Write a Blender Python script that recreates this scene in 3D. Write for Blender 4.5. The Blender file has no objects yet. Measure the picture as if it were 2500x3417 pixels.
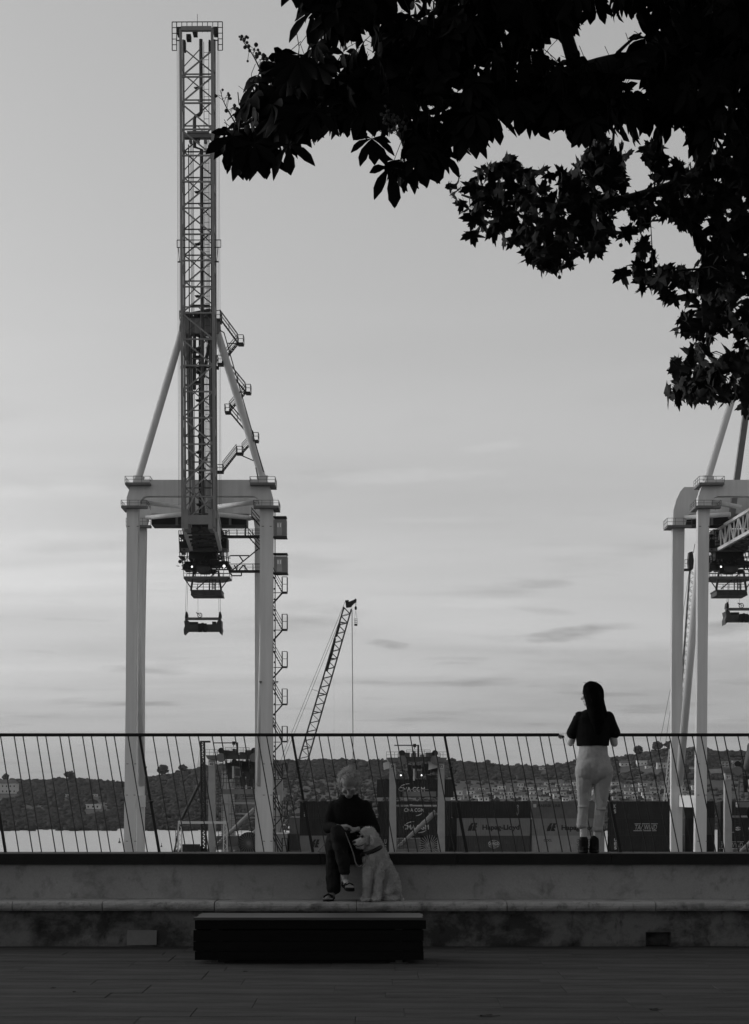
import bpy, bmesh, math, random
import numpy as np
from mathutils import Vector, Matrix, Euler, noise

random.seed(7)
rng = np.random.default_rng(7)
R = math.radians
scene = bpy.context.scene
COL = scene.collection

# ------------------------------------------------------------------ camera
FPX, HX, HY = 5745.0, 1250.0, 2650.0      # focal length and horizon point of the photograph (2500 x 3417)
EYE = 1.45
cam_d = bpy.data.cameras.new("camera")
cam = bpy.data.objects.new("camera", cam_d)
COL.objects.link(cam)
cam.location = (0, 0, EYE)
cam.rotation_euler = (R(90), 0, 0)
cam_d.sensor_fit = 'VERTICAL'
cam_d.sensor_height = 36.0
cam_d.sensor_width = 36.0 * 2500 / 3417
cam_d.lens = FPX / 3417 * 36.0
cam_d.shift_y = (HY - 3417 / 2) / 3417
cam_d.clip_start = 0.1
cam_d.clip_end = 60000
scene.camera = cam

# ------------------------------------------------------------------ world, sun, exposure
SUN_EL, SUN_AZ = R(14), R(-72)            # low, to the left of the view
world = bpy.data.worlds.new("World")
scene.world = world
world.use_nodes = True
nt = world.node_tree
for n in list(nt.nodes):
    nt.nodes.remove(n)
def wn(t, **kw):
    n = nt.nodes.new(t)
    for k, v in kw.items():
        setattr(n, k, v)
    return n
out = wn('ShaderNodeOutputWorld')
bg = wn('ShaderNodeBackground')
sky = wn('ShaderNodeTexSky')
sky.sky_type = 'NISHITA'
sky.sun_disc = False
sky.sun_elevation = SUN_EL
sky.sun_rotation = SUN_AZ
sky.air_density = 1.0
sky.dust_density = 3.0
bw = wn('ShaderNodeRGBToBW')
nt.links.new(sky.outputs[0], bw.inputs[0])
# a thin cloud layer evens the clear sky out into an overcast one
tc = wn('ShaderNodeTexCoord')
sep = wn('ShaderNodeSeparateXYZ')
nt.links.new(tc.outputs['Generated'], sep.inputs[0])
def wmath(op, a, b=None, c=None, clamp=False):
    n = wn('ShaderNodeMath', operation=op, use_clamp=clamp)
    for i, v in enumerate((a, b, c)):
        if v is None:
            continue
        if isinstance(v, (int, float)):
            n.inputs[i].default_value = v
        else:
            nt.links.new(v, n.inputs[i])
    return n.outputs[0]
# streaky clouds: noise in a plane parallel to the ground, stretched sideways
den = wmath('ADD', wmath('MAXIMUM', sep.outputs['Z'], 0.0), 0.07)
u = wmath('DIVIDE', sep.outputs['X'], den)
v = wmath('DIVIDE', sep.outputs['Y'], den)
comb = wn('ShaderNodeCombineXYZ')
nt.links.new(wmath('MULTIPLY', u, 0.55), comb.inputs[0])
nt.links.new(wmath('MULTIPLY', v, 1.5), comb.inputs[1])
n1 = wn('ShaderNodeTexNoise')
n1.inputs['Scale'].default_value = 0.9
n1.inputs['Detail'].default_value = 5
n1.inputs['Roughness'].default_value = 0.5
n1.inputs['Distortion'].default_value = 0.6
nt.links.new(comb.outputs[0], n1.inputs['Vector'])
comb2 = wn('ShaderNodeCombineXYZ')
nt.links.new(wmath('MULTIPLY', u, 1.7), comb2.inputs[0])
nt.links.new(wmath('MULTIPLY', v, 2.4), comb2.inputs[1])
comb2.inputs[2].default_value = 4.7
n2 = wn('ShaderNodeTexNoise')
n2.inputs['Scale'].default_value = 1.1
n2.inputs['Detail'].default_value = 6
nt.links.new(comb2.outputs[0], n2.inputs['Vector'])
low = wmath('SUBTRACT', 1.0, wmath('MULTIPLY', wmath('MAXIMUM', sep.outputs['Z'], 0.0), 3.2), clamp=True)   # streaks lie low
streak = wmath('MULTIPLY', wmath('MULTIPLY', wmath('SUBTRACT', n1.outputs['Fac'], 0.47), 0.85), low)
darkc = wmath('MULTIPLY', wmath('MULTIPLY', wmath('SUBTRACT', n2.outputs['Fac'], 0.575, clamp=True), 3.0), wmath('MULTIPLY', low, low))
tex = wmath('SUBTRACT', wmath('ADD', 1.0, streak), darkc)
# single clouds: soft flat patches with ragged edges, at their bearing and height over the horizon
ahead = wmath('GREATER_THAN', sep.outputs['Y'], 0.05)
ysafe = wmath('MAXIMUM', sep.outputs['Y'], 0.05)
bear = wmath('DIVIDE', sep.outputs['X'], ysafe)
elev = wmath('DIVIDE', sep.outputs['Z'], ysafe)
comb3 = wn('ShaderNodeCombineXYZ')
nt.links.new(wmath('MULTIPLY', bear, 45.0), comb3.inputs[0])
nt.links.new(wmath('MULTIPLY', elev, 190.0), comb3.inputs[1])
n3 = wn('ShaderNodeTexNoise')
n3.inputs['Scale'].default_value = 1.0
n3.inputs['Detail'].default_value = 6
n3.inputs['Roughness'].default_value = 0.6
nt.links.new(comb3.outputs[0], n3.inputs['Vector'])
rag = wmath('MULTIPLY', wmath('SUBTRACT', n3.outputs['Fac'], 0.5), 2.6)
for (cx_, cy_, w_, h_, amp_, tl_) in ((1890, 2118, 150, 26, -0.42, 0.10), (1290, 2150, 90, 17, -0.30, -0.10), (1810, 1948, 120, 18, -0.20, 0.0), (2420, 2095, 120, 30, -0.30, 0.08), (1830, 2040, 130, 14, -0.14, -0.1), (2050, 2090, 120, 14, -0.15, 0.0),
                                     (2250, 2340, 900, 190, -0.12, 0.0), (1080, 2280, 60, 12, -0.05, 0.0),
                                     (1280, 1592, 420, 30, 0.09, 0.04), (1640, 1492, 120, 20, 0.07, 0.12), (150, 1640, 420, 26, 0.06, 0.0), (120, 1800, 330, 34, 0.06, 0.05), (420, 1890, 300, 18, 0.05, 0.0), (1450, 1735, 300, 14, 0.06, 0.0), (1650, 2010, 200, 22, 0.06, 0.03),
                                     (60, 1960, 260, 30, 0.06, 0.0), (1500, 2355, 600, 10, 0.05, 0.0)):
    a0, e0 = (cx_ - HX) / FPX, (HY - cy_) / FPX
    du = wmath('DIVIDE', wmath('SUBTRACT', bear, a0), w_ / FPX)
    dv = wmath('DIVIDE', wmath('SUBTRACT', wmath('SUBTRACT', elev, e0), wmath('MULTIPLY', wmath('SUBTRACT', bear, a0), tl_)), h_ / FPX)
    q = wmath('SUBTRACT', 1.0, wmath('ADD', wmath('MULTIPLY', du, du), wmath('MULTIPLY', dv, dv)))
    q = wmath('MULTIPLY', wmath('MAXIMUM', wmath('MINIMUM', wmath('MULTIPLY', wmath('ADD', q, rag), 0.95), 1.0), 0.0), ahead)
    q = wmath('MULTIPLY', q, wmath('MAXIMUM', wmath('MINIMUM', wmath('ADD', 1.0, wmath('MULTIPLY', wmath('SUBTRACT', 1.0, wmath('ADD', wmath('MULTIPLY', du, du), wmath('MULTIPLY', dv, dv))), 0.5)), 1.0), 0.0))
    tex = wmath('ADD', tex, wmath('MULTIPLY', q, amp_))
# clear sky seen through an even veil of cloud
tot = wmath('MULTIPLY', wmath('ADD', wmath('MULTIPLY', bw.outputs[0], 0.92), 1.22), tex)
nt.links.new(tot, bg.inputs['Color'])
bg.inputs['Strength'].default_value = 0.15
nt.links.new(bg.outputs[0], out.inputs[0])

sun_d = bpy.data.lights.new("sun", 'SUN')
sun_d.energy = 0.5
sun_d.angle = R(25)
sun_o = bpy.data.objects.new("sun", sun_d)
COL.objects.link(sun_o)
sdir = Vector((math.sin(SUN_AZ) * math.cos(SUN_EL), math.cos(SUN_AZ) * math.cos(SUN_EL), math.sin(SUN_EL)))
sun_o.rotation_euler = sdir.to_track_quat('Z', 'Y').to_euler()
sun_o.location = (-20, 5, 30)

vs = scene.view_settings
vs.view_transform = 'Standard'
vs.look = 'None'
vs.exposure = 0.0
vs.gamma = 1.0
vs.use_curve_mapping = False
scene.render.film_transparent = False
scene.cycles.use_denoising = True
scene.cycles.max_bounces = 6
scene.cycles.diffuse_bounces = 3
scene.cycles.transparent_max_bounces = 6

# ------------------------------------------------------------------ helpers
def W(px, py, d):
    """the point seen at photograph pixel (px, py), d metres in front of the camera plane"""
    return Vector(((px - HX) / FPX * d, d, EYE - (py - HY) / FPX * d))

def to_px(p):
    return (HX + FPX * p[0] / p[1], HY - FPX * (p[2] - EYE) / p[1])

MATS = {}
def mat(name, val, rough=0.8, var=0.25, scale=3.0, bump=0.0, bscale=40.0, metallic=0.0, spec=0.3, detail=6, stretch=(1, 1, 1), val2=None, emit=None):
    if name in MATS:
        return MATS[name]
    m = bpy.data.materials.new(name)
    m.use_nodes = True
    t = m.node_tree
    b = t.nodes['Principled BSDF']
    b.inputs['Roughness'].default_value = rough
    b.inputs['Metallic'].default_value = metallic
    b.inputs['Specular IOR Level'].default_value = spec
    tcn = t.nodes.new('ShaderNodeTexCoord')
    mp = t.nodes.new('ShaderNodeMapping')
    mp.inputs['Scale'].default_value = stretch
    t.links.new(tcn.outputs['Object'], mp.inputs[0])
    nz = t.nodes.new('ShaderNodeTexNoise')
    nz.inputs['Scale'].default_value = scale
    nz.inputs['Detail'].default_value = detail
    nz.inputs['Roughness'].default_value = 0.65
    t.links.new(mp.outputs[0], nz.inputs['Vector'])
    rp = t.nodes.new('ShaderNodeValToRGB')
    lo, hi = val * (1 - var), val * (1 + var)
    if val2 is not None:
        lo, hi = val, val2
    rp.color_ramp.elements[0].position = 0.3
    rp.color_ramp.elements[1].position = 0.7
    rp.color_ramp.elements[0].color = (lo, lo, lo, 1)
    rp.color_ramp.elements[1].color = (hi, hi, hi, 1)
    t.links.new(nz.outputs['Fac'], rp.inputs[0])
    t.links.new(rp.outputs[0], b.inputs['Base Color'])
    if bump:
        nb = t.nodes.new('ShaderNodeTexNoise')
        nb.inputs['Scale'].default_value = bscale
        nb.inputs['Detail'].default_value = 5
        t.links.new(mp.outputs[0], nb.inputs['Vector'])
        bp = t.nodes.new('ShaderNodeBump')
        bp.inputs['Strength'].default_value = bump
        bp.inputs['Distance'].default_value = 0.02
        t.links.new(nb.outputs['Fac'], bp.inputs['Height'])
        t.links.new(bp.outputs[0], b.inputs['Normal'])
    if emit:
        b.inputs['Emission Color'].default_value = (1, 1, 1, 1)
        b.inputs['Emission Strength'].default_value = emit
    MATS[name] = m
    return m

def root_loc(o):
    while o is not None and o.parent is not None:
        o = o.parent
    return Vector(o.location) if o is not None else Vector((0, 0, 0))

def link(name, me, parent=None, loc=None):
    o = bpy.data.objects.new(name, me)
    COL.objects.link(o)
    if parent is not None:
        o.parent = parent
    if loc is not None:
        o.location = loc
    return o

def thing(name, label, cat, loc, group=None):
    o = bpy.data.objects.new(name, None)
    COL.objects.link(o)
    o.location = loc
    o.empty_display_size = 0.2
    return tag(o, label, cat, group)

def tag(o, label=None, cat=None, group=None, kind=None):
    if label: o['label'] = label
    if cat: o['category'] = cat
    if group: o['group'] = group
    if kind: o['kind'] = kind
    return o

class MB:
    def __init__(self):
        self.v = []
        self.f = []
    def add(self, vs_, fs_):
        n = len(self.v)
        self.v.extend([tuple(a) for a in vs_])
        self.f.extend([tuple(i + n for i in f) for f in fs_])
        return self
    def box(self, x0, x1, y0, y1, z0, z1):
        return self.add([(x0, y0, z0), (x1, y0, z0), (x1, y1, z0), (x0, y1, z0), (x0, y0, z1), (x1, y0, z1), (x1, y1, z1), (x0, y1, z1)],
                        [(0, 3, 2, 1), (4, 5, 6, 7), (0, 1, 5, 4), (1, 2, 6, 5), (2, 3, 7, 6), (3, 0, 4, 7)])
    def pbox(self, x0, x1, y0, y1, d0, d1):
        """box with its front face at d0 covering the photograph pixels x0..x1, y0..y1, reaching back to d1"""
        a, b = W(x0, y1, d0), W(x1, y0, d0)
        return self.box(a.x, b.x, d0, d1, a.z, b.z)
    def tube(self, p, q, r, n=6, r2=None, caps=True):
        p, q = Vector(p), Vector(q)
        r2 = r if r2 is None else r2
        ax = (q - p)
        if ax.length < 1e-6:
            return self
        ax.normalize()
        s = ax.cross(Vector((0, 0, 1)) if abs(ax.z) < 0.9 else Vector((0, 1, 0))).normalized()
        t = ax.cross(s)
        vs_, fs_ = [], []
        for k in range(n):
            a = 2 * math.pi * (k + 0.5) / n
            o = s * math.cos(a) + t * math.sin(a)
            vs_.append(p + o * r)
            vs_.append(q + o * r2)
        for k in range(n):
            j = (k + 1) % n
            fs_.append((2 * k, 2 * j, 2 * j + 1, 2 * k + 1))
        if caps:
            fs_.append(tuple(2 * k for k in reversed(range(n))))
            fs_.append(tuple(2 * k + 1 for k in range(n)))
        return self.add(vs_, fs_)
    def beam(self, p, q, w, h=None):
        """square-section bar"""
        p, q = Vector(p), Vector(q)
        h = w if h is None else h
        ax = (q - p).normalized()
        s = ax.cross(Vector((0, 1, 0)) if abs(ax.y) < 0.9 else Vector((0, 0, 1))).normalized()
        t = ax.cross(s)
        vs_ = []
        for b in (p, q):
            for i, j in ((-1, -1), (1, -1), (1, 1), (-1, 1)):
                vs_.append(b + s * i * w / 2 + t * j * h / 2)
        return self.add(vs_, [(0, 1, 2, 3), (7, 6, 5, 4), (0, 4, 5, 1), (1, 5, 6, 2), (2, 6, 7, 3), (3, 7, 4, 0)])
    def path(self, pts, r, n=6, r2=None):
        """a bent tube, one ring per point"""
        pts = [Vector(p) for p in pts]
        m = len(pts)
        vs_, fs_ = [], []
        prev = None
        for i, p in enumerate(pts):
            ax = (pts[min(i + 1, m - 1)] - pts[max(i - 1, 0)]).normalized()
            if prev is None:
                s = ax.cross(Vector((0, 0, 1)) if abs(ax.z) < 0.9 else Vector((0, 1, 0))).normalized()
            else:
                s = (prev - ax * prev.dot(ax)).normalized()
            prev = s
            t = ax.cross(s)
            rr = r[i] if isinstance(r, (list, tuple)) else (r if r2 is None else r + (r2 - r) * i / (m - 1))
            for k in range(n):
                a = 2 * math.pi * k / n
                vs_.append(p + (s * math.cos(a) + t * math.sin(a)) * rr)
        for i in range(m - 1):
            for k in range(n):
                j = (k + 1) % n
                fs_.append((i * n + k, i * n + j, (i + 1) * n + j, (i + 1) * n + k))
        fs_.append(tuple(reversed(range(n))))
        fs_.append(tuple((m - 1) * n + k for k in range(n)))
        return self.add(vs_, fs_)
    def prism(self, pts, vec):
        pts = [Vector(p) for p in pts]
        vec = Vector(vec)
        n = len(pts)
        fs_ = [tuple(range(n)), tuple(reversed(range(n, 2 * n)))]
        for k in range(n):
            j = (k + 1) % n
            fs_.append((k, k + n, j + n, j))
        return self.add(pts + [p + vec for p in pts], fs_)
    def pprism(self, pxs, d, t):
        """polygon given in photograph pixels at distance d, extruded t metres away from the camera"""
        return self.prism([W(x, y, d) for x, y in pxs], (0, t, 0))
    def ball(self, c, r, nu=8, nv=5):
        c = Vector(c)
        rx, ry, rz = r if isinstance(r, (tuple, list)) else (r, r, r)
        vs_ = [c + Vector((0, 0, -rz))]
        for i in range(1, nv):
            th = math.pi * i / nv
            for k in range(nu):
                a = 2 * math.pi * k / nu
                vs_.append(c + Vector((rx * math.sin(th) * math.cos(a), ry * math.sin(th) * math.sin(a), -rz * math.cos(th))))
        vs_.append(c + Vector((0, 0, rz)))
        fs_ = []
        for k in range(nu):
            j = (k + 1) % nu
            fs_.append((0, 1 + j, 1 + k))
            for i in range(nv - 2):
                a, b = 1 + i * nu, 1 + (i + 1) * nu
                fs_.append((a + k, a + j, b + j, b + k))
            a = 1 + (nv - 2) * nu
            fs_.append((a + k, a + j, len(vs_) - 1))
        return self.add(vs_, fs_)
    def mesh(self, name, m, origin=None, smooth=False, fix=False):
        o = origin if origin is not None else Vector((0, 0, 0))
        me = bpy.data.meshes.new(name)
        me.from_pydata([(a[0] - o[0], a[1] - o[1], a[2] - o[2]) for a in self.v], [], self.f)
        if fix:
            bm = bmesh.new()
            bm.from_mesh(me)
            bmesh.ops.recalc_face_normals(bm, faces=bm.faces)
            bm.to_mesh(me)
            bm.free()
        if m is not None:
            me.materials.append(m)
        if smooth:
            me.polygons.foreach_set('use_smooth', [True] * len(me.polygons))
        me.update()
        return me
    def build(self, name, m, parent=None, smooth=False, fix=True):
        return link(name, self.mesh(name, m, root_loc(parent), smooth, fix), parent)

def np_mesh(name, verts, tris, m, origin=(0, 0, 0), smooth=False):
    """fast mesh from numpy arrays of vertices and triangles"""
    me = bpy.data.meshes.new(name)
    verts = np.asarray(verts, dtype=np.float64) - np.array(origin)
    tris = np.asarray(tris, dtype=np.int32)
    k = tris.shape[1]
    me.vertices.add(len(verts))
    me.vertices.foreach_set('co', verts.astype(np.float32).ravel())
    me.loops.add(tris.size)
    me.loops.foreach_set('vertex_index', tris.ravel())
    me.polygons.add(len(tris))
    me.polygons.foreach_set('loop_start', np.arange(0, tris.size, k, dtype=np.int32))
    if smooth:
        me.polygons.foreach_set('use_smooth', np.ones(len(tris), dtype=bool))
    me.materials.append(m)
    me.update()
    me.validate()
    return me

def railing_px(mb, pts, h, r=0.03, step=1.6, mid=True):
    """handrail along 3-D points: posts, top rail, one middle rail"""
    up = Vector((0, 0, h))
    for a, b in zip(pts[:-1], pts[1:]):
        a, b = Vector(a), Vector(b)
        n = max(1, round((b - a).length / step))
        for i in range(n + 1):
            p = a.lerp(b, i / n)
            mb.tube(p, p + up, r, 4, caps=False)
        mb.tube(a + up, b + up, r, 4, caps=False)
        if mid:
            mb.tube(a + up * 0.5, b + up * 0.5, r * 0.8, 4, caps=False)

def text_mesh(s, m, x0, x1, y0, y1, d, origin, bold=0.02, shear=0.0, name='lettering'):
    """flat lettering filling the photograph pixels x0..x1, y0..y1 at distance d, facing the camera side"""
    cu = bpy.data.curves.new('t', 'FONT')
    cu.body = s
    cu.offset = bold
    cu.shear = shear
    cu.extrude = 0.0
    ob = bpy.data.objects.new('t', cu)
    COL.objects.link(ob)
    dg = bpy.context.evaluated_depsgraph_get()
    me = bpy.data.meshes.new_from_object(ob.evaluated_get(dg))
    bpy.data.objects.remove(ob)
    bpy.data.curves.remove(cu)
    co = np.empty(len(me.vertices) * 3, dtype=np.float32)
    me.vertices.foreach_get('co', co)
    co = co.reshape(-1, 3)
    mn, mx = co.min(0), co.max(0)
    a, b = W(x0, y1, d), W(x1, y0, d)
    q = np.empty_like(co)
    q[:, 0] = a.x + (co[:, 0] - mn[0]) / (mx[0] - mn[0]) * (b.x - a.x) - origin[0]
    q[:, 2] = a.z + (co[:, 1] - mn[1]) / (mx[1] - mn[1]) * (b.z - a.z) - origin[2]
    q[:, 1] = d - origin[1]
    me.vertices.foreach_set('co', q.ravel())
    me.materials.clear()
    me.materials.append(m)
    me.name = name
    me.update()
    return me

def copy_tree(o, parent=None):
    c = o.copy()
    COL.objects.link(c)
    c.parent = parent
    for ch in list(o.children):
        copy_tree(ch, c)
    return c

ORD = ['first', 'second', 'third', 'fourth', 'fifth', 'sixth', 'seventh', 'eighth', 'ninth', 'tenth', 'eleventh', 'twelfth',
       'thirteenth', 'fourteenth', 'fifteenth', 'sixteenth', 'seventeenth', 'eighteenth', 'nineteenth', 'twentieth',
       'twenty-first', 'twenty-second', 'twenty-third', 'twenty-fourth']

# remeshed bodies: closed primitives fused into one smooth skin
def loft(rings, n=16):
    """rings: (centre, rx, ry) stacked along any axis, drawn in the horizontal plane"""
    mb = MB()
    vs_, fs_ = [], []
    for c, rx, ry in rings:
        for k in range(n):
            a = 2 * math.pi * k / n
            vs_.append((c[0] + rx * math.cos(a), c[1] + ry * math.sin(a), c[2]))
    for i in range(len(rings) - 1):
        for k in range(n):
            j = (k + 1) % n
            fs_.append((i * n + k, i * n + j, (i + 1) * n + j, (i + 1) * n + k))
    fs_.append(tuple(reversed(range(n))))
    fs_.append(tuple((len(rings) - 1) * n + k for k in range(n)))
    mb.add(vs_, fs_)
    return mb

def cap(p, q, r0, r1):
    mb = MB()
    mb.tube(p, q, r0, 12, r1)
    mb.ball(p, r0, 12, 8)
    mb.ball(q, r1, 12, 8)
    return mb

def ell(c, r, rot=None):
    mb = MB()
    mb.ball((0, 0, 0), r, 14, 10)
    M = Euler(rot).to_matrix() if rot else None
    mb.v = [tuple((M @ Vector(a) if M else Vector(a)) + Vector(c)) for a in mb.v]
    return mb

def fuse(name, prims, m, parent, voxel=0.008, smooth=6, amp=0.0, nscale=12.0, fine=0.0, fscale=60.0):
    mb = MB()
    for p in prims:
        mb.add(p.v, p.f)
    o0 = root_loc(parent)
    me = mb.mesh('tmp', None, o0, fix=False)
    ob = bpy.data.objects.new('tmp', me)
    COL.objects.link(ob)
    md = ob.modifiers.new('r', 'REMESH')
    md.mode = 'VOXEL'
    md.voxel_size = voxel
    ms = ob.modifiers.new('s', 'SMOOTH')
    ms.factor = 0.5
    ms.iterations = smooth
    dg = bpy.context.evaluated_depsgraph_get()
    res = bpy.data.meshes.new_from_object(ob.evaluated_get(dg))
    bpy.data.objects.remove(ob)
    bpy.data.meshes.remove(me)
    if amp or fine:
        nv = [(v_.co.copy(), v_.normal.copy()) for v_ in res.vertices]
        for v_, (c, nn) in zip(res.vertices, nv):
            w = c + o0
            dsp = 0
            if amp:
                dsp += amp * noise.noise(w * nscale)
            if fine:
                dsp += fine * noise.noise(w * fscale)
            v_.co = c + nn * dsp
    res.materials.clear()
    res.materials.append(m)
    res.polygons.foreach_set('use_smooth', [True] * len(res.polygons))
    res.update()
    res.name = name
    return link(name, res, parent)
# ------------------------------------------------------------------ materials
M_pave = mat('paving_stone', 0.055, 0.9, var=0.22, scale=2.2, bump=0.25, bscale=35, stretch=(0.35, 1.4, 1))
M_mortar = mat('mortar', 0.035, 0.95, var=0.3, scale=8)
M_cap = mat('dark_stone_cap', 0.010, 0.6, var=0.3, scale=6, bump=0.15, bscale=60, spec=0.2)
M_bench = mat('dark_bench_wood', 0.004, 0.7, var=0.35, scale=4, stretch=(0.3, 6, 6), bump=0.1, spec=0.1)
M_rail = mat('black_railing_paint', 0.008, 0.5, var=0.3, scale=20, spec=0.3)
M_crane = mat('grey_crane_paint', 0.53, 0.6, var=0.10, scale=0.9, spec=0.2, stretch=(1.6, 1.6, 0.12), detail=9)
M_rtg = mat('yard_crane_paint', 0.31, 0.6, var=0.12, scale=0.6, spec=0.2)
M_crane2 = mat('grey_boom_paint', 0.19, 0.6, var=0.14, scale=0.6, spec=0.2)
M_steel = mat('dark_steel', 0.045, 0.6, var=0.3, scale=1.0)
M_black = mat('black_machinery', 0.014, 0.6, var=0.4, scale=1.2)
M_rope = mat('wire_rope', 0.05, 0.6, var=0.2, scale=2)
M_midsteel = mat('mid_grey_steel', 0.13, 0.6, var=0.2, scale=0.8)
M_light = mat('pale_paint', 0.55, 0.6, var=0.08, scale=1.5)
M_glass = mat('window_glass', 0.02, 0.12, var=0.2, scale=2, spec=0.6)
M_pane = mat('pale_window', 0.75, 0.4, var=0.05, scale=2)  # panes in a plain pale colour, without glow
M_lamp = mat('lit_lamp', 0.9, 0.4, var=0.02, scale=1, emit=2.0)
M_ink = mat('black_lettering', 0.015, 0.6, var=0.2, scale=3)
M_white = mat('white_lettering', 0.62, 0.6, var=0.1, scale=3)
M_greyink = mat('grey_lettering', 0.42, 0.6, var=0.15, scale=3)

# ------------------------------------------------------------------ ground
pv = MB()
pv.add([(-60, -40, -0.006), (60, -40, -0.006), (60, 17.0, -0.006), (-60, 17.0, -0.006)], [(0, 1, 2, 3)])
pavement = pv.build('pavement', M_pave, fix=False)
tag(pavement, kind='structure')
pavement.data.materials.clear()
# beyond the laid slabs the sheet itself carries the paving tone; the joints are dark sheet strips under the slabs
pavement.data.materials.append(M_pave)
jb = MB()
jb.add([(-5.4, 10.2, -0.0035), (5.4, 10.2, -0.0035), (5.4, 16.43, -0.0035), (-5.4, 16.43, -0.0035)], [(0, 1, 2, 3)])
jb.build('joint_bed', M_mortar, pavement, fix=False)
slab_meshes = {}
rows = [10.25]
wr = [0.62, 0.34, 0.46, 0.58, 0.30, 0.52, 0.40, 0.62, 0.36, 0.48, 0.55, 0.33, 0.5, 0.42, 0.6]
i = 0
slab_mats = [mat('paving_slab_%s' % s, v, 0.95, spec=0.08, var=0.42, scale=2.6, bump=0.6, bscale=70, stretch=(0.3, 1.5, 1))
             for s, v in (('a', 0.054), ('b', 0.056), ('c', 0.052), ('d', 0.058))]
while rows[-1] < 16.2:
    y0 = rows[-1]
    y1 = min(y0 + wr[i % len(wr)], 16.395)
    if 16.395 - y1 < 0.2:
        y1 = 16.395
    i += 1
    x = -5.3 + random.uniform(0, 0.6)
    while x < 5.2:
        L = random.choice((0.9, 1.15, 1.4, 1.7, 2.0))
        L = min(L, 5.35 - x)
        if L < 0.3:
            break
        w = y1 - y0 - 0.0035
        key = (round(L, 2), round(w, 3), random.randrange(4))
        if key not in slab_meshes:
            b = MB()
            l2, w2, c = (L - 0.0035) / 2, w / 2, 0.003
            b.add([(-l2, -w2, -0.02), (l2, -w2, -0.02), (l2, w2, -0.02), (-l2, w2, -0.02),
                   (-l2, -w2, -c), (l2, -w2, -c), (l2, w2, -c), (-l2, w2, -c),
                   (-l2 + c, -w2 + c, 0), (l2 - c, -w2 + c, 0), (l2 - c, w2 - c, 0), (-l2 + c, w2 - c, 0)],
                  [(0, 1, 5, 4), (1, 2, 6, 5), (2, 3, 7, 6), (3, 0, 4, 7), (4, 5, 9, 8), (5, 6, 10, 9), (6, 7, 11, 10), (7, 4, 8, 11), (8, 9, 10, 11)])
            slab_meshes[key] = b.mesh('paving_slab', slab_mats[key[2]])
        s = link('paving_slab', slab_meshes[key], pavement, (x + L / 2, (y0 + y1) / 2, random.uniform(-0.0008, 0.0015)))
        s.rotation_euler = (random.uniform(-0.002, 0.002), random.uniform(-0.0015, 0.0015), 0)
        x += L
    rows.append(y1)

YARD_Z, WATER_Z = -11.35, -13.5
M_yard = mat('yard_concrete', 0.16, 0.9, var=0.25, scale=0.08)
yd = MB()
yd.box(-260, 260, 18.2, 378, YARD_Z - 3, YARD_Z)
tag(yd.build('yard', M_yard), kind='structure')
bk = MB()
bk.box(-260, 260, 17.25, 18.2, YARD_Z - 3, 0.2)
tag(bk.build('terrace_bank', M_mortar), kind='structure')

# water: fine waves
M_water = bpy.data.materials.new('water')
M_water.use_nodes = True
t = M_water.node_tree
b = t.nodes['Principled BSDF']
b.inputs['Base Color'].default_value = (0.60, 0.60, 0.60, 1)  # pale base colour stands in for part of the reflected sky
b.inputs['Roughness'].default_value = 0.25
b.inputs['IOR'].default_value = 2.8
tcn = t.nodes.new('ShaderNodeTexCoord')
mp = t.nodes.new('ShaderNodeMapping')
mp.inputs['Scale'].default_value = (0.35, 0.9, 1)
t.links.new(tcn.outputs['Object'], mp.inputs[0])
nz = t.nodes.new('ShaderNodeTexNoise')
nz.inputs['Scale'].default_value = 0.9
nz.inputs['Detail'].default_value = 6
nz.inputs['Roughness'].default_value = 0.6
t.links.new(mp.outputs[0], nz.inputs['Vector'])
bp = t.nodes.new('ShaderNodeBump')
bp.inputs['Strength'].default_value = 1.0
bp.inputs['Distance'].default_value = 2.2
t.links.new(nz.outputs['Fac'], bp.inputs['Height'])
t.links.new(bp.outputs[0], b.inputs['Normal'])
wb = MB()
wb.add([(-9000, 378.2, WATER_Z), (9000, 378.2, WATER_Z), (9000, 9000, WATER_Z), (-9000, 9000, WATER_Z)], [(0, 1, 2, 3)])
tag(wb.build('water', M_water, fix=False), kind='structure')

# ------------------------------------------------------------------ hills beyond the water
RIDGE = [(-3500, 2560), (-800, 2575), (0, 2592), (130, 2598), (235, 2590), (330, 2600), (430, 2606), (500, 2588), (600, 2568), (700, 2545), (800, 2535), (930, 2529),
         (1050, 2527), (1200, 2531), (1330, 2533), (1450, 2532), (1560, 2536), (1700, 2545), (1800, 2546), (1900, 2535), (2000, 2525), (2060, 2518), (2120, 2512),
         (2180, 2500), (2240, 2490), (2330, 2488), (2400, 2500), (2500, 2502), (2800, 2510), (6000, 2560)]
rx_ = np.array([a for a, _ in RIDGE], float)
ry_ = np.array([c for _, c in RIDGE], float)
Y0, Y1 = 690.0, 1800.0
SHORE_PY = HY + (EYE - WATER_Z) * FPX / Y0
def terrain(x, y):
    """height of the far shore at (x, y)"""
    x = np.asarray(x, float)
    y = np.asarray(y, float)
    px = HX + FPX * x / np.maximum(y, Y0)
    yr = np.interp(px, rx_, ry_) + 16          # the trees stand on top of this
    tt = np.clip((y - Y0) / (Y1 - Y0), 0, 1)
    py = SHORE_PY + (yr - SHORE_PY) * tt ** 1.15
    z = EYE - (py - HY) / FPX * np.maximum(y, Y0)
    back = np.clip((y - Y1) / 1500, 0, 1)
    z = np.where(y > Y1, z * (1 - back) + (-5) * back, z)
    z = z + 1.2 * np.sin(x * 0.021 + y * 0.013) * np.sin(y * 0.017) * np.clip(tt * 6, 0, 1)
    return np.where(y < Y0 + 1, WATER_Z - 0.5, z)
xs = np.concatenate([np.linspace(-4000, -700, 12, endpoint=False), np.linspace(-700, 900, 110), np.linspace(950, 4000, 12)])
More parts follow.
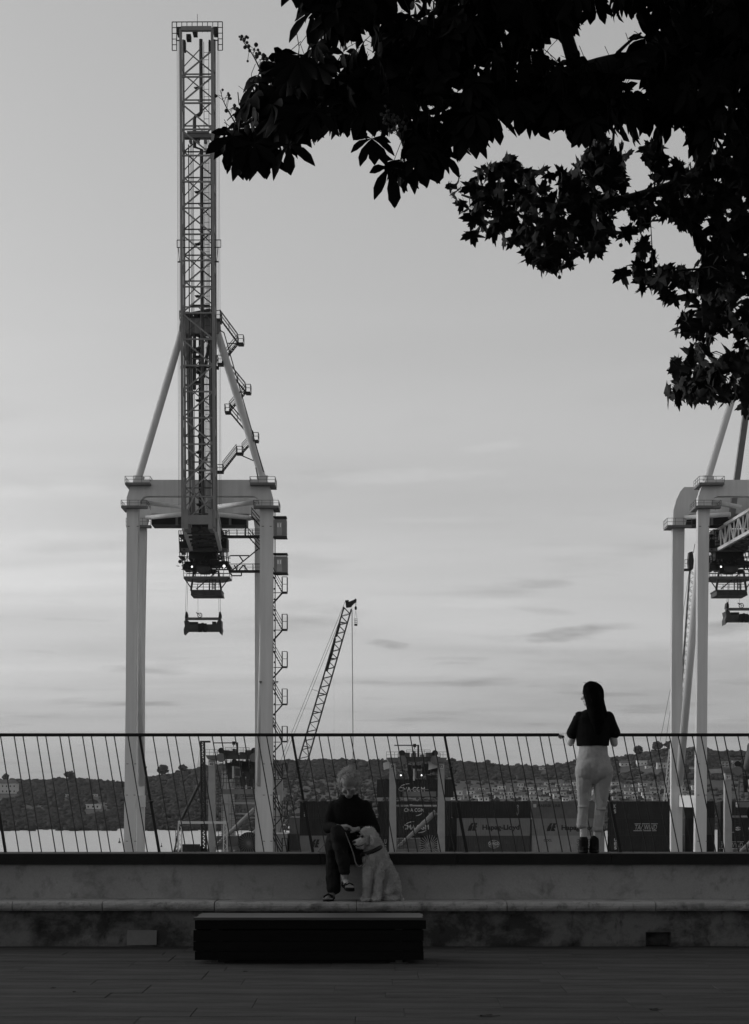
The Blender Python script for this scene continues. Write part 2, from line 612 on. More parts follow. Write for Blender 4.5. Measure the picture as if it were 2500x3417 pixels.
ys = np.concatenate([[Y0 - 4], np.linspace(Y0, Y1, 60), np.linspace(Y1 + 60, 3300, 10)])
gx, gy = np.meshgrid(xs, ys)
gz = terrain(gx, gy)
nx_, ny_ = len(xs), len(ys)
idx = np.arange(nx_ * ny_).reshape(ny_, nx_)
quads = np.stack([idx[:-1, :-1], idx[:-1, 1:], idx[1:, 1:], idx[1:, :-1]], -1).reshape(-1, 4)
M_hill = mat('hill_ground', 0.03, 0.95, val2=0.075, scale=0.012, stretch=(0.5, 1, 1), detail=8)
hills = link('hills', np_mesh('hills', np.stack([gx, gy, gz], -1).reshape(-1, 3), quads, M_hill, smooth=True))
tag(hills, kind='structure')

# woodland on the hills: thousands of rough crowns that read as one mass
def ico(level):
    bm = bmesh.new()
    bmesh.ops.create_icosphere(bm, subdivisions=level, radius=1)
    v_ = np.array([x.co[:] for x in bm.verts])
    f_ = np.array([[x.index for x in q.verts] for q in bm.faces])
    bm.free()
    return v_, f_
ICO2v, ICO2f = ico(2)
ICO3v, ICO3f = ico(3)
def crowns(centres, radii, V, F, rough=0.33):
    n = len(centres)
    m = len(V)
    jit = 1 + rough * rng.standard_normal((n, m, 1)).clip(-1.8, 1.8)
    vv = V[None] * jit * radii[:, None, :] + centres[:, None, :]
    ff = F[None] + (np.arange(n) * m)[:, None, None]
    return vv.reshape(-1, 3), ff.reshape(-1, 3)
VILLAGE = lambda px, py: (1480 < px) & (px < 2560) & (py > 2604) & (py < 2692)
FIELD = lambda px, py: (930 < px) & (px < 1500) & (py > 2600)
def scatter_wood(n, ylo, yhi):
    y = ylo + (yhi - ylo) * rng.random(n) ** 0.9
    px = rng.uniform(-900, 3300, n)
    x = (px - HX) / FPX * y
    z = terrain(x, y)
    py = HY - FPX * (z - EYE) / y
    keep = np.ones(n, bool)
    vil = VILLAGE(px, py)
    keep &= ~(vil & (rng.random(n) < 0.80))
    fld = FIELD(px, py)
    keep &= ~(fld & (rng.random(n) < 0.5))
    open_left = (px < 950) & (py > 2672) & (py < 2712)
    keep &= ~(open_left & (rng.random(n) < 0.45))
    for hx, hy, hw in ((22, 2648, 42), (310, 2699, 32), (344, 2690, 28), (316, 2657, 16), (222, 2657, 12), (1812, 2569, 20), (2090, 2557, 26), (2143, 2555, 24), (2168, 2563, 20), (2210, 2564, 24), (2310, 2565, 14), (2420, 2560, 20), (2458, 2555, 20)):
        keep &= ~((np.abs(px - hx) < hw) & (py > hy - 2) & (py < hy + 26))
    return x[keep], y[keep], z[keep], (vil | fld)[keep]
x, y, z, small = scatter_wood(24000, Y0 + 6, Y1 + 40)
r = rng.uniform(1.6, 3.5, len(x)) * np.interp(y, [700, 1800], [0.6, 1.1]) * np.where(small, 0.7, 1.0)
rad = np.stack([r * rng.uniform(0.9, 1.25, len(r)), r, r * rng.uniform(0.55, 0.85, len(r))], -1)
cen = np.stack([x, y, z + rad[:, 2] * 0.55], -1)
M_wood = mat('woodland_leaves', 0.026, 0.9, val2=0.05, scale=0.05, detail=10, spec=0.1)
v_, f_ = crowns(cen, rad, ICO2v, ICO2f, 0.24)
wood = link('woodland', np_mesh('woodland', v_, f_, M_wood))
tag(wood, 'dense dark woodland covering the low hills behind the harbour', 'woodland', kind='stuff')

# a far mountain, faint in the air
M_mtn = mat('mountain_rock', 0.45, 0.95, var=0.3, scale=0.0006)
mt = [(300, 2640), (430, 2618), (500, 2600), (560, 2580), (600, 2562), (640, 2545), (668, 2533), (690, 2540), (720, 2535), (770, 2552), (840, 2575), (950, 2600), (1150, 2640)]
MD = 28000
mb = MB()
pts = [W(a, c, MD) for a, c in mt]
n = len(pts)
vs_ = []
for k, p in enumerate(pts):
    vs_ += [(p.x, MD - 1900, -40), (p.x + random.uniform(-60, 60), MD - 750, (p.z - 40) * 0.55), tuple(p), (p.x, MD + 900, -40)]
fs_ = []
for k in range(n - 1):
    for j in range(3):
        fs_.append((k * 4 + j, (k + 1) * 4 + j, (k + 1) * 4 + j + 1, k * 4 + j + 1))
mb.add(vs_, fs_)
tag(mb.build('mountain', M_mtn, smooth=False), kind='structure')

# ------------------------------------------------------------------ parapet wall
def plaster(name, base, dirt, dark, scale, thr):
    m = bpy.data.materials.new(name)
    m.use_nodes = True
    t = m.node_tree
    b = t.nodes['Principled BSDF']
    b.inputs['Roughness'].default_value = 0.9
    b.inputs['Specular IOR Level'].default_value = 0.15
    tcn = t.nodes.new('ShaderNodeTexCoord')
    def nz(s, det, st=(1, 1, 1), dist=0.0):
        mp = t.nodes.new('ShaderNodeMapping')
        mp.inputs['Scale'].default_value = st
        t.links.new(tcn.outputs['Object'], mp.inputs[0])
        n = t.nodes.new('ShaderNodeTexNoise')
        n.inputs['Scale'].default_value = s
        n.inputs['Detail'].default_value = det
        n.inputs['Roughness'].default_value = 0.65
        n.inputs['Distortion'].default_value = dist
        t.links.new(mp.outputs[0], n.inputs['Vector'])
        return n.outputs['Fac']
    def ramp(fac, p0, p1, c0, c1):
        r_ = t.nodes.new('ShaderNodeValToRGB')
        r_.color_ramp.elements[0].position = p0
        r_.color_ramp.elements[1].position = p1
        r_.color_ramp.elements[0].color = (c0, c0, c0, 1)
        r_.color_ramp.elements[1].color = (c1, c1, c1, 1)
        t.links.new(fac, r_.inputs[0])
        return r_.outputs[0]
    def mul(a, c):
        mx = t.nodes.new('ShaderNodeMix')
        mx.data_type = 'RGBA'
        mx.blend_type = 'MULTIPLY'
        mx.inputs[0].default_value = 1.0
        t.links.new(a, mx.inputs[6])
        t.links.new(c, mx.inputs[7])
        return mx.outputs[2]
    a = ramp(nz(1.3, 8), 0.3, 0.7, base * 0.86, base * 1.1)
    d1 = ramp(nz(scale, 12, (0.8, 1, 1.0), 0.25), thr, thr + 0.16, 1.0, dirt)
    d2 = ramp(nz(scale * 3.7, 12, (1, 1, 0.7), 0.3), 0.54, 0.70, 1.0, dark)
    d3 = ramp(nz(60, 3), 0.3, 0.8, 0.9, 1.08)
    t.links.new(mul(mul(mul(a, d1), d2), d3), b.inputs['Base Color'])
    bpn = t.nodes.new('ShaderNodeBump')
    bpn.inputs['Strength'].default_value = 0.4
    bpn.inputs['Distance'].default_value = 0.01
    t.links.new(nz(45, 6), bpn.inputs['Height'])
    t.links.new(bpn.outputs[0], b.inputs['Normal'])
    return m
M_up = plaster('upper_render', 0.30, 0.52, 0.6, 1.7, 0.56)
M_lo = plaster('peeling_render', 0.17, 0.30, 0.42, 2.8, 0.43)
M_ledge = plaster('ledge_stone', 0.30, 0.45, 0.5, 4.5, 0.52)
M_patch = mat('cement_patch', 0.20, 0.9, var=0.1, scale=8)

LEDGE_Z, CAP0, CAP1 = 0.434, 0.767, 0.874
WALL = thing('parapet_wall', 'long low plastered parapet wall with stone ledge and dark stone cap', 'wall', (0, 16.6, 0))
XW = 14.0
# lower wall as an uneven plaster face, with a real opening for the drain
hx0, hx1 = W(2158, 0, 16.36).x, W(2243, 0, 16.36).x
hz0, hz1 = 0.0, W(0, 3112, 16.36).z
gx = np.unique(np.round(np.concatenate([np.arange(-4.6, 4.6, 0.02), [hx0, hx1]]), 4))
gz = np.unique(np.concatenate([np.linspace(-0.03, 0.36, 20), [hz1]]))
sp0 = W(250, 3105, 16.36)
sp1 = W(150, 3100, 16.36)
def lo_disp(x, z):
    p = Vector((x, 3.1, z))
    d = 0.006 * noise.noise(p * 5) + 0.004 * noise.noise(p * 17)
    n = noise.noise(Vector((x * 1.9, 7.7, z * 2.6)))
    if n > 0.12:
        d -= 0.010 * min(1, (n - 0.12) * 9)          # plaster fallen away
    for c, rx, rz in ((sp0, 0.17, 0.10), (sp1, 0.09, 0.07), (W(1660, 3080, 16.36), 0.35, 0.10)):
        q = ((x - c.x) / rx) ** 2 + ((z - c.z) / rz) ** 2 + 0.35 * noise.noise(p * 13)
        if q < 1:
            d -= 0.022 * min(1, (1 - q) * 4)
    if z < 0.03:
        d -= 0.012 * (0.03 - z) / 0.03 * (0.6 + noise.noise(p * 9))
    return d
vv = [(float(a), 16.40 - lo_disp(float(a), float(c)), float(c)) for c in gz for a in gx]
ff = []
nx_ = len(gx)
for j in range(len(gz) - 1):
    for k in range(nx_ - 1):
        cx, cz = (gx[k] + gx[k + 1]) / 2, (gz[j] + gz[j + 1]) / 2
        if hx0 < cx < hx1 and cz < hz1:
            continue
        ff.append((j * nx_ + k, j * nx_ + k + 1, (j + 1) * nx_ + k + 1, (j + 1) * nx_ + k))
mb = MB()
mb.add(vv, ff)
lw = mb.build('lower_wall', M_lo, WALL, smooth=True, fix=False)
tag(lw, 'weathered lower face with peeling plaster')
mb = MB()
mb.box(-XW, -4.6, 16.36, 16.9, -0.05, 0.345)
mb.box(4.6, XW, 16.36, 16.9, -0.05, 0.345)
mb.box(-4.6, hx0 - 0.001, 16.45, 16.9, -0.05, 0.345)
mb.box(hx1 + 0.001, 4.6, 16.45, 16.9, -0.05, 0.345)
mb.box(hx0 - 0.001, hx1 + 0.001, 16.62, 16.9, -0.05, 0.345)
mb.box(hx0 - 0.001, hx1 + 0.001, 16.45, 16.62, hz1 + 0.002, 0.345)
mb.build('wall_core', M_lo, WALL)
# pale cement patch set into the lower wall
a, c = W(421, 3157, 16.33), W(520, 3105, 16.33)
mb = MB()
mb.prism([(a.x, 16.375, a.z + 0.004), (c.x, 16.375, a.z + 0.008), (c.x + 0.004, 16.375, c.z - 0.003), (a.x + 0.006, 16.375, c.z)], (0, 0.03, 0))
tag(mb.build('repair_plate', M_patch, WALL), 'smooth rectangular cement patch')
# ledge stones, rounded nosing
def ledge_profile():
    pr = [(16.85, LEDGE_Z - 0.003), (16.85, 0.345), (16.275, 0.347)]
    for k in range(7):
        a = R(-70 + 160 * k / 6)
        pr.append((16.29 - 0.04 * math.cos(a), 0.391 + 0.042 * math.sin(a)))
    pr.append((16.36, LEDGE_Z))
    return pr
lx = [-XW, -11, -8.5, -6.2, -4.75] + [W(p, 0, 16.27).x for p in (42, 342, 716, 1190, 1692, 2188)] + [3.55, 4.9, 6.6, 9, 11.5, XW]
for a, c in zip(lx[:-1], lx[1:]):
    mb = MB()
    pr = ledge_profile()
    steps = max(2, int((c - a) / 0.045)) if -5 < a < 5 else 2
    vs_, fs_ = [], []
    dz, dy = random.uniform(-0.004, 0.003), random.uniform(-0.006, 0.004)
    for s in range(steps + 1):
        xx = a + 0.004 + (c - a - 0.008) * s / steps
        for k, (yy, zz) in enumerate(pr):
            e = 0.008 * noise.noise(Vector((xx * 6, yy * 9, zz * 20))) + 0.006 * noise.noise(Vector((xx * 25, yy * 20, zz * 30))) if 2 < k else 0
            if k > 2 and abs(xx - W(2455, 0, 16.27).x) < 0.08:
                e = 0.018 + 0.012 * noise.noise(Vector((xx * 30, yy * 20, zz * 20)))     # broken edge
            vs_.append((xx, yy + e + dy, zz - abs(e) * 0.4 + dz))
    m_ = len(pr)
    for s in range(steps):
        for k in range(m_):
            j = (k + 1) % m_
            fs_.append((s * m_ + k, s * m_ + j, (s + 1) * m_ + j, (s + 1) * m_ + k))
    fs_.append(tuple(reversed(range(m_))))
    fs_.append(tuple(steps * m_ + k for k in range(m_)))
    mb.add(vs_, fs_)
    mb.build('ledge_stone', M_ledge, WALL, smooth=False)
# upper wall
gx = np.arange(-4.6, 4.61, 0.04)
gz = np.linspace(0.42, 0.77, 12)
vv = []
for c in gz:
    for a in gx:
        p = Vector((a, 1.7, c))
        d = 0.004 * noise.noise(p * 3) + 0.002 * noise.noise(p * 14)
        if c < 0.47:
            d += (0.47 - c) * (0.25 + 0.35 * noise.noise(p * 5))      # ragged plaster foot
        n = noise.noise(Vector((a * 2.2, 4.4, c * 3.0)))
        if 0.6 < a < 3.2 and n > 0.2:
            d -= 0.006 * min(1, (n - 0.2) * 8)
        vv.append((a, 16.775 - d, c))
ff = [(j * len(gx) + k, j * len(gx) + k + 1, (j + 1) * len(gx) + k + 1, (j + 1) * len(gx) + k) for j in range(len(gz) - 1) for k in range(len(gx) - 1)]
mb = MB()
mb.add(vv, ff)
mb.build('upper_wall', M_up, WALL, smooth=True, fix=False)
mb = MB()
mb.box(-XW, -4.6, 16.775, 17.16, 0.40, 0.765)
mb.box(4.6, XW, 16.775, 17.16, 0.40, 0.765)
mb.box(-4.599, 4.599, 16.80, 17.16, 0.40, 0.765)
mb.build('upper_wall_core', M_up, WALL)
# cap stones
cx_ = [-XW, -10, -7, -5.2, -3.75, -2.05, -0.52, 0.80, 2.3, 3.7, 5.2, 7, 10, XW]
for a, c in zip(cx_[:-1], cx_[1:]):
    mb = MB()
    e = 0.008
    pr = [(16.70, CAP0), (17.22, CAP0), (17.22, CAP1 - e), (17.22 - e, CAP1), (16.70 + e, CAP1), (16.70, CAP1 - e)]
    o = random.uniform(-0.002, 0.002)
    mb.prism([(a + 0.002, yy + o, zz) for yy, zz in pr], (c - a - 0.004, 0, 0))
    mb.build('cap_stone', M_cap, WALL)

# ------------------------------------------------------------------ railing
RAIL = thing('railing', 'long black metal railing with slanted bars on the parapet wall', 'railing', (0, 17.1, CAP1))
DB, DT = 17.13, 17.26
def rail_pts(px_bot):
    """foot on the cap and head under the handrail for a bar standing at photograph pixel px_bot"""
    foot = W(px_bot, 2844, DB)
    foot.z = CAP1 - 0.004
    head = Vector((foot.x - 0.214, DT, W(0, 2451, DT).z))
    return foot, head
ztop = W(0, 2451, DT).z
mb = MB()
mb.box(-XW, XW, DT - 0.025, DT + 0.025, ztop - 0.008, ztop + 0.012)
mb.box(-XW, XW, DT - 0.004, DT + 0.004, ztop - 0.02, ztop - 0.008)
mb.build('top_rail', M_rail, RAIL)
bar_me = post_me = None
sp = 512.5
for k in range(-3, 9):
    pb = 19 + sp * k
    foot, head = rail_pts(pb)
    mb = MB()
    mb.beam(foot, head, 0.024, 0.012)
    mid = foot.lerp(head, 0.42)
    mb.beam(foot + Vector((0.004, -0.02, 0)), mid + Vector((0.004, -0.02, 0)), 0.028, 0.014)
    mb.tube(mid + Vector((-0.012, -0.045, 0.01)), mid + Vector((0.02, -0.01, 0.01)), 0.012, 6)
    md2 = foot.lerp(head, 0.72)
    mb.tube(md2 + Vector((0.0, -0.02, 0)), md2 + Vector((0.02, -0.02, 0)), 0.009, 6)
    mb.beam(head + Vector((-0.004, 0, -0.02)), head + Vector((0, 0, 0.0)), 0.05, 0.012)
    mb.build('post', M_rail, RAIL)
    # bars between this post and the next: single, then pairs
    x = 39.0
    gaps = [39, 40, 26, 41, 26, 41, 26, 41, 26, 41, 26, 41, 26]
    pos, acc = [], 0
    for g in gaps[:12]:
        acc += g
        pos.append(acc)
    kf = (sp - 39) / (acc)
    for q in pos:
        f2, h2 = rail_pts(pb + q * kf)
        mb = MB()
        mb.tube(f2, h2, 0.0062, 6)
        mb.tube(h2 + Vector((-0.006, 0, -0.006)), h2 + Vector((-0.012, 0, 0.004)), 0.008, 6, 0.02)
        mb.build('bar', M_rail, RAIL)

# ------------------------------------------------------------------ bench
BN = thing('bench', 'long dark slatted wooden bench in front of the parapet wall', 'bench', (-0.57, 14.95, 0))
def bx(p, d):
    return (p - HX) / FPX * d
x0, x1 = bx(648, 14.7), bx(1414, 14.7)
zs = [(0.372, 0.298, 0.0), (0.288, 0.195, 0.006), (0.190, 0.112, 0.0), (0.107, 0.034, 0.003)]
for k, (za, zb, fo) in enumerate(zs):
    for yy, nm in ((14.70 + fo, 'front_slat'), (15.21 - fo, 'back_slat')):
        mb = MB()
        ea, ec = random.uniform(-0.012, 0.008), random.uniform(-0.008, 0.012)
        if nm == 'front_slat' and k == 0:
            ec = 0.02
        mb.box(x0 + ea, x1 + ec, yy, yy + 0.03, zb, za)
        mb.build(nm, M_bench, BN)
n = 6
M_benchtop = mat('lighter_bench_top', 0.035, 0.5, var=0.35, scale=5, stretch=(0.25, 6, 6), spec=0.5)  # seat slats set lighter and glossier than the sides
for k in range(n):
    ya = 14.685 + k * 0.0935
    mb = MB()
    dx = 0.02 + random.uniform(-0.02, 0.02) if k else -0.004
    mb.box(x0 + dx, x1 - random.uniform(-0.01, 0.015), ya, ya + 0.082, 0.376, 0.398)
    mb.build('seat_slat', M_benchtop, BN)
for xx in (x0 + 0.14, x1 - 0.24):
    mb = MB()
    mb.box(xx, xx + 0.06, 14.75, 14.81, 0, 0.372)
    mb.box(xx, xx + 0.06, 15.12, 15.18, 0, 0.372)
    mb.box(xx + 0.001, xx + 0.059, 14.811, 15.119, 0.30, 0.37)
    mb.box(xx - 0.05, xx + 0.11, 14.74, 14.82, 0.0005, 0.008)
    mb.build('leg_frame', M_steel, BN)
for xx in (x0 + 0.012, x1 - 0.035):
    mb = MB()
    mb.box(xx, xx + 0.02, 14.74, 15.20, 0.05, 0.368)
    mb.build('end_panel', M_bench, BN)

# ------------------------------------------------------------------ litter on the paving
M_dead = mat('dead_leaf', 0.02, 0.8, var=0.4, scale=30)
def dead_leaf(px, py, s, label, seed):
    rr = random.Random(seed)
    d = EYE * FPX / (py - HY)
    c = W(px, py, d)
    mb = MB()
    n = 14
    vs_ = [(c.x, c.y, 0.012)]
    for k in range(n):
        a = 2 * math.pi * k / n
        q = s * (0.55 + 0.6 * abs(math.sin(a * 2.5))) * rr.uniform(0.8, 1.15)
        vs_.append((c.x + q * math.cos(a), c.y + q * math.sin(a) * 0.8, 0.003 + 0.35 * s * rr.random() * abs(math.sin(a * 2.5 + 0.4))))
    mb.add(vs_, [(0, 1 + k, 1 + (k + 1) % n) for k in range(n)])
    mb.tube((c.x + s * 0.8, c.y, 0.004), (c.x + s * 1.7, c.y - s * 0.3, 0.01), 0.0018, 4)
    o = mb.build('dead_leaf', M_dead, fix=False)
    tag(o, label, 'leaf', 'dry leaves on the paving')
dead_leaf(1621, 3392, 0.055, 'large curled dry leaf on the paving at the bottom edge', 3)
dead_leaf(2182, 3371, 0.035, 'smaller curled dry leaf on the paving towards the right', 5)
dead_leaf(816, 3244, 0.016, 'tiny dark leaf scrap on the paving below the bench', 8)
dead_leaf(176, 3299, 0.014, 'tiny dark leaf scrap on the paving at far left', 9)
dead_leaf(246, 3312, 0.010, 'tiniest dark leaf scrap on the paving, left of centre', 11)
# ------------------------------------------------------------------ people and the dog
M_skin = mat('skin', 0.42, 0.55, var=0.08, scale=20, spec=0.3)
M_skin2 = mat('weathered_skin', 0.17, 0.6, var=0.15, scale=25, spec=0.3)
M_blackcloth = mat('black_cloth', 0.008, 0.95, var=0.3, scale=30, spec=0.05)
M_sweater = mat('black_sweater', 0.008, 0.95, var=0.3, scale=60, bump=0.3, bscale=160, spec=0.05)
M_joggers = mat('pale_joggers', 0.33, 0.95, var=0.08, scale=25, bump=0.2, bscale=120, spec=0.05)
M_jeans = mat('dark_trousers', 0.015, 0.95, var=0.4, scale=10, bump=0.3, bscale=80, spec=0.05)
M_hair = mat('dark_hair', 0.003, 0.9, var=0.4, scale=40, stretch=(6, 6, 0.6), spec=0.02)
M_ghair = mat('grey_hair', 0.22, 0.8, val2=0.52, scale=30, spec=0.2)
M_boot = mat('black_boots', 0.006, 0.6, var=0.3, scale=20, spec=0.12)
M_sleeve = mat('grey_sleeve', 0.14, 0.9, var=0.2, scale=30, spec=0.05)
M_eye = mat('dark_eye', 0.006, 0.2, var=0.1, scale=5, spec=0.6)
M_fur = mat('cream_fur', 0.34, 0.95, val2=0.54, scale=14, bump=0.5, bscale=90, spec=0.05)
M_collar = mat('dark_collar', 0.01, 0.6, var=0.3, scale=30)
M_leash = mat('leash_webbing', 0.12, 0.8, var=0.2, scale=40)

def fingers(wrist, palm_dir, up, side, size=1.0, curl=0.6):
    """palm, four fingers of unequal length bent at the knuckles, and a thumb from the side of the palm"""
    wrist, f, u, s = Vector(wrist), Vector(palm_dir).normalized(), Vector(up).normalized(), Vector(side).normalized()
    pr = []
    palm = wrist + f * 0.045 * size
    for q in (-0.026, -0.009, 0.009, 0.026):
        pr.append(cap(wrist + s * q * 0.7 * size, wrist + f * 0.085 * size + s * q * size, 0.016 * size, 0.014 * size))
    for q, L in ((-0.030, 0.062), (-0.010, 0.078), (0.010, 0.074), (0.030, 0.058)):
        a = wrist + f * 0.086 * size + s * q * size
        d1 = (f * math.cos(curl * 0.5) - u * math.sin(curl * 0.5))
        b_ = a + d1 * L * 0.5 * size
        d2 = (f * math.cos(curl * 1.6) - u * math.sin(curl * 1.6))
        c = b_ + d2 * L * 0.5 * size
        pr.append(cap(a, b_, 0.0098 * size, 0.009 * size))
        pr.append(cap(b_, c, 0.009 * size, 0.0078 * size))
    t0 = wrist + f * 0.02 * size + s * 0.03 * size
    t1 = t0 + (f * 0.7 + s * 0.7 - u * 0.2).normalized() * 0.045 * size
    t2 = t1 + (f * 0.95 + s * 0.1 - u * 0.3).normalized() * 0.032 * size
    pr.append(cap(t0, t1, 0.014 * size, 0.011 * size))
    pr.append(cap(t1, t2, 0.011 * size, 0.009 * size))
    return pr

def head(c, fwd, up, s=1.0):
    """skull, jaw, nose, brow, ears around centre c, looking along fwd"""
    c, f, u = Vector(c), Vector(fwd).normalized(), Vector(up).normalized()
    r_ = f.cross(u).normalized()
    u = r_.cross(f)
    rot = Matrix((r_, f, u)).transposed().to_euler()
    P = lambda x, y, z: c + r_ * x * s + f * y * s + u * z * s
    pr = [ell(P(0, -0.012, 0.03), (0.075 * s, 0.093 * s, 0.083 * s), rot),
          ell(P(0, 0.022, -0.035), (0.060 * s, 0.066 * s, 0.080 * s), rot),
          ell(P(0, 0.055, -0.085), (0.034 * s, 0.030 * s, 0.028 * s), rot),
          cap(P(0, 0.083, 0.005), P(0, 0.103, -0.030), 0.010 * s, 0.015 * s),
          ell(P(0, 0.078, 0.022), (0.055 * s, 0.016 * s, 0.012 * s), rot),
          cap(P(-0.020, 0.084, -0.062), P(0.020, 0.084, -0.062), 0.008 * s, 0.008 * s)]
    for e in (-1, 1):
        pr.append(ell(P(e * 0.076, -0.012, -0.008), (0.010 * s, 0.020 * s, 0.032 * s), rot))
        pr.append(ell(P(e * 0.035, 0.068, -0.022), (0.024 * s, 0.016 * s, 0.020 * s), rot))
    return pr, P, rot

# ---- woman standing on the cap, leaning on the railing, seen from behind
def wx(px, py, d):
    return W(px, py, d)
Y = 16.86
PW = thing('person', 'woman in black t-shirt and pale joggers leaning on the railing', 'person', (W(1976, 0, Y).x, Y, CAP1))
hc_ = W(1974, 2318, Y + 0.04)
fw = Vector((-0.90, 0.44, -0.06))
hp, HP, hrot = head(hc_, fw, (0, 0, 1), 0.98)
neck0, neck1 = W(1979, 2368, Y), W(1976, 2335, Y + 0.02)
shL, shR = W(1930, 2392, Y), W(2032, 2392, Y)
elL, elR = W(1905, 2478, Y + 0.06), W(2050, 2480, Y + 0.03)
haL, haR = W(1890, 2452, 17.16), W(2046, 2452, 17.20)
prims = hp + [cap(neck0, neck1, 0.056, 0.052)]
prims += [loft([(W(1980, 2560, Y), 0.150, 0.105), (W(1980, 2500, Y), 0.125, 0.095), (W(1980, 2440, Y), 0.130, 0.095), (W(1981, 2395, Y), 0.150, 0.085), (W(1981, 2372, Y), 0.095, 0.06)])]
for sh, el_, ha, sd in ((shL, elL, haL, 1), (shR, elR, haR, -1)):
    prims += [cap(sh, el_, 0.046, 0.037), cap(el_, ha, 0.036, 0.025)]
    prims += fingers(ha, (Vector((-0.35 if sd > 0 else 0.3, 0.9, 0.15))), (0, 0, 1), (sd, 0.2, 0), 0.92, 0.9)
for kx, ax_, kd in ((1948, 1943, 0.0), (2003, 1986, 0.03)):
    hip = W(1960 if kx < 1980 else 2004, 2575, Y)
    prims += [cap(hip, W(kx, 2680, Y + 0.01), 0.082, 0.05), cap(W(kx, 2680, Y + 0.01), W(ax_ + 4, 2815, Y + kd), 0.048, 0.032),
              cap(W(ax_ + 4, 2815, Y + kd), W(ax_ + 4, 2834, Y + kd + 0.10), 0.035, 0.03)]
fuse('body', prims, M_skin, PW, 0.0055, 4)
# t-shirt: boxy, wide sleeves
prims = [loft([(W(1979, 2489, Y), 0.158, 0.125), (W(1979, 2460, Y), 0.165, 0.130), (W(1981, 2425, Y), 0.172, 0.122), (W(1981, 2396, Y), 0.178, 0.108), (W(1981, 2379, Y), 0.145, 0.085), (W(1980, 2368, Y), 0.075, 0.066)], 24)]
prims += [cap(W(1935, 2394, Y), W(1911, 2446, Y + 0.03), 0.062, 0.060), cap(W(2030, 2394, Y), W(2050, 2446, Y + 0.02), 0.062, 0.062)]
fuse('t_shirt', prims, M_blackcloth, PW, 0.007, 5, amp=0.006, nscale=9)
# joggers
prims = [loft([(W(1981, 2618, Y), 0.10, 0.05), (W(1981, 2600, Y), 0.145, 0.095), (W(1981, 2574, Y), 0.170, 0.130), (W(1981, 2545, Y), 0.168, 0.135), (W(1980, 2510, Y), 0.146, 0.115), (W(1980, 2484, Y), 0.134, 0.102)], 24),
         ell(W(1956, 2566, Y - 0.05), (0.10, 0.09, 0.11)), ell(W(2005, 2566, Y - 0.05), (0.10, 0.09, 0.11)),
         cap(W(1951, 2572, Y - 0.01), W(1946, 2680, Y + 0.01), 0.098, 0.054), cap(W(1947, 2680, Y + 0.01), W(1942, 2752, Y), 0.056, 0.050),
         cap(W(2013, 2572, Y - 0.01), W(2006, 2680, Y + 0.02), 0.098, 0.054), cap(W(2006, 2680, Y + 0.02), W(1996, 2762, Y + 0.02), 0.056, 0.050),
         ell(W(1946, 2692, Y), (0.059, 0.058, 0.020)), ell(W(2005, 2700, Y + 0.01), (0.058, 0.058, 0.020))]
jg = fuse('joggers', prims, M_joggers, PW, 0.006, 4, amp=0.009, nscale=10, fine=0.004, fscale=26)
for px, py in ((1942, 2756), (1994, 2768)):
    mb = MB()
    p = W(px, py, Y + 0.005)
    mb.tube(p + Vector((0.002, 0, 0.02)), p - Vector((0, 0, 0.02)), 0.056, 18, 0.050)
    mb.build('cuff', M_joggers, PW, smooth=True)
# boots
for px, dy in ((1948, 0.0), (1985, 0.02)):
    p = W(px, 2846, Y)
    prims = [cap(Vector((p.x, Y + dy, CAP1 + 0.04)), Vector((p.x - 0.002, Y + dy, CAP1 + 0.125)), 0.046, 0.048), ell((p.x, Y + dy + 0.06, CAP1 + 0.045), (0.045, 0.12, 0.045)),
             ell((p.x + 0.002, Y + dy + 0.14, CAP1 + 0.035), (0.047, 0.07, 0.034)), ell((p.x, Y + dy + 0.05, CAP1 + 0.012), (0.05, 0.15, 0.016))]
    bo_ = fuse('boot', prims, M_boot, PW, 0.006, 3)
    mb = MB()
    for k in range(5):
        a = Vector((p.x - 0.05, Y + dy - 0.01, CAP1 + 0.06 + k * 0.017))
        mb.tube(a, a + Vector((-0.012 - 0.008 * (k % 2), -0.01, 0.008)), 0.0025, 4)
    mb.build('laces', M_boot, bo_)
# long straight hair
prims = [ell(HP(0, -0.015, 0.040), (0.088, 0.103, 0.086), hrot), ell(HP(0.02, -0.05, -0.01), (0.080, 0.075, 0.11), hrot)]
prims += [cap(W(1972, 2300, Y), W(1984, 2350, Y - 0.07), 0.082, 0.086), cap(W(1984, 2350, Y - 0.07), W(1994, 2400, Y - 0.11), 0.086, 0.075), cap(W(1998, 2330, Y - 0.04), W(2012, 2385, Y - 0.08), 0.05, 0.045),
          cap(W(1990, 2390, Y - 0.11), W(1996, 2440, Y - 0.12), 0.07, 0.035), cap(W(1970, 2292, Y + 0.03), W(1972, 2345, Y - 0.02), 0.05, 0.042)]
hair = fuse('hair', prims, M_hair, PW, 0.006, 5, amp=0.004, nscale=20)
mb = MB()
for k in range(26):
    a = random.uniform(-0.9, 0.9)
    p = HP(0.06 * math.sin(a), random.uniform(-0.07, 0.05), 0.115)
    mb.path([p, p + Vector((random.uniform(-0.02, 0.02), 0, 0.010)), p + Vector((random.uniform(-0.05, 0.04), 0, random.uniform(-0.01, 0.012)))], 0.0009, 3)
mb.build('stray_hairs', M_hair, hair)

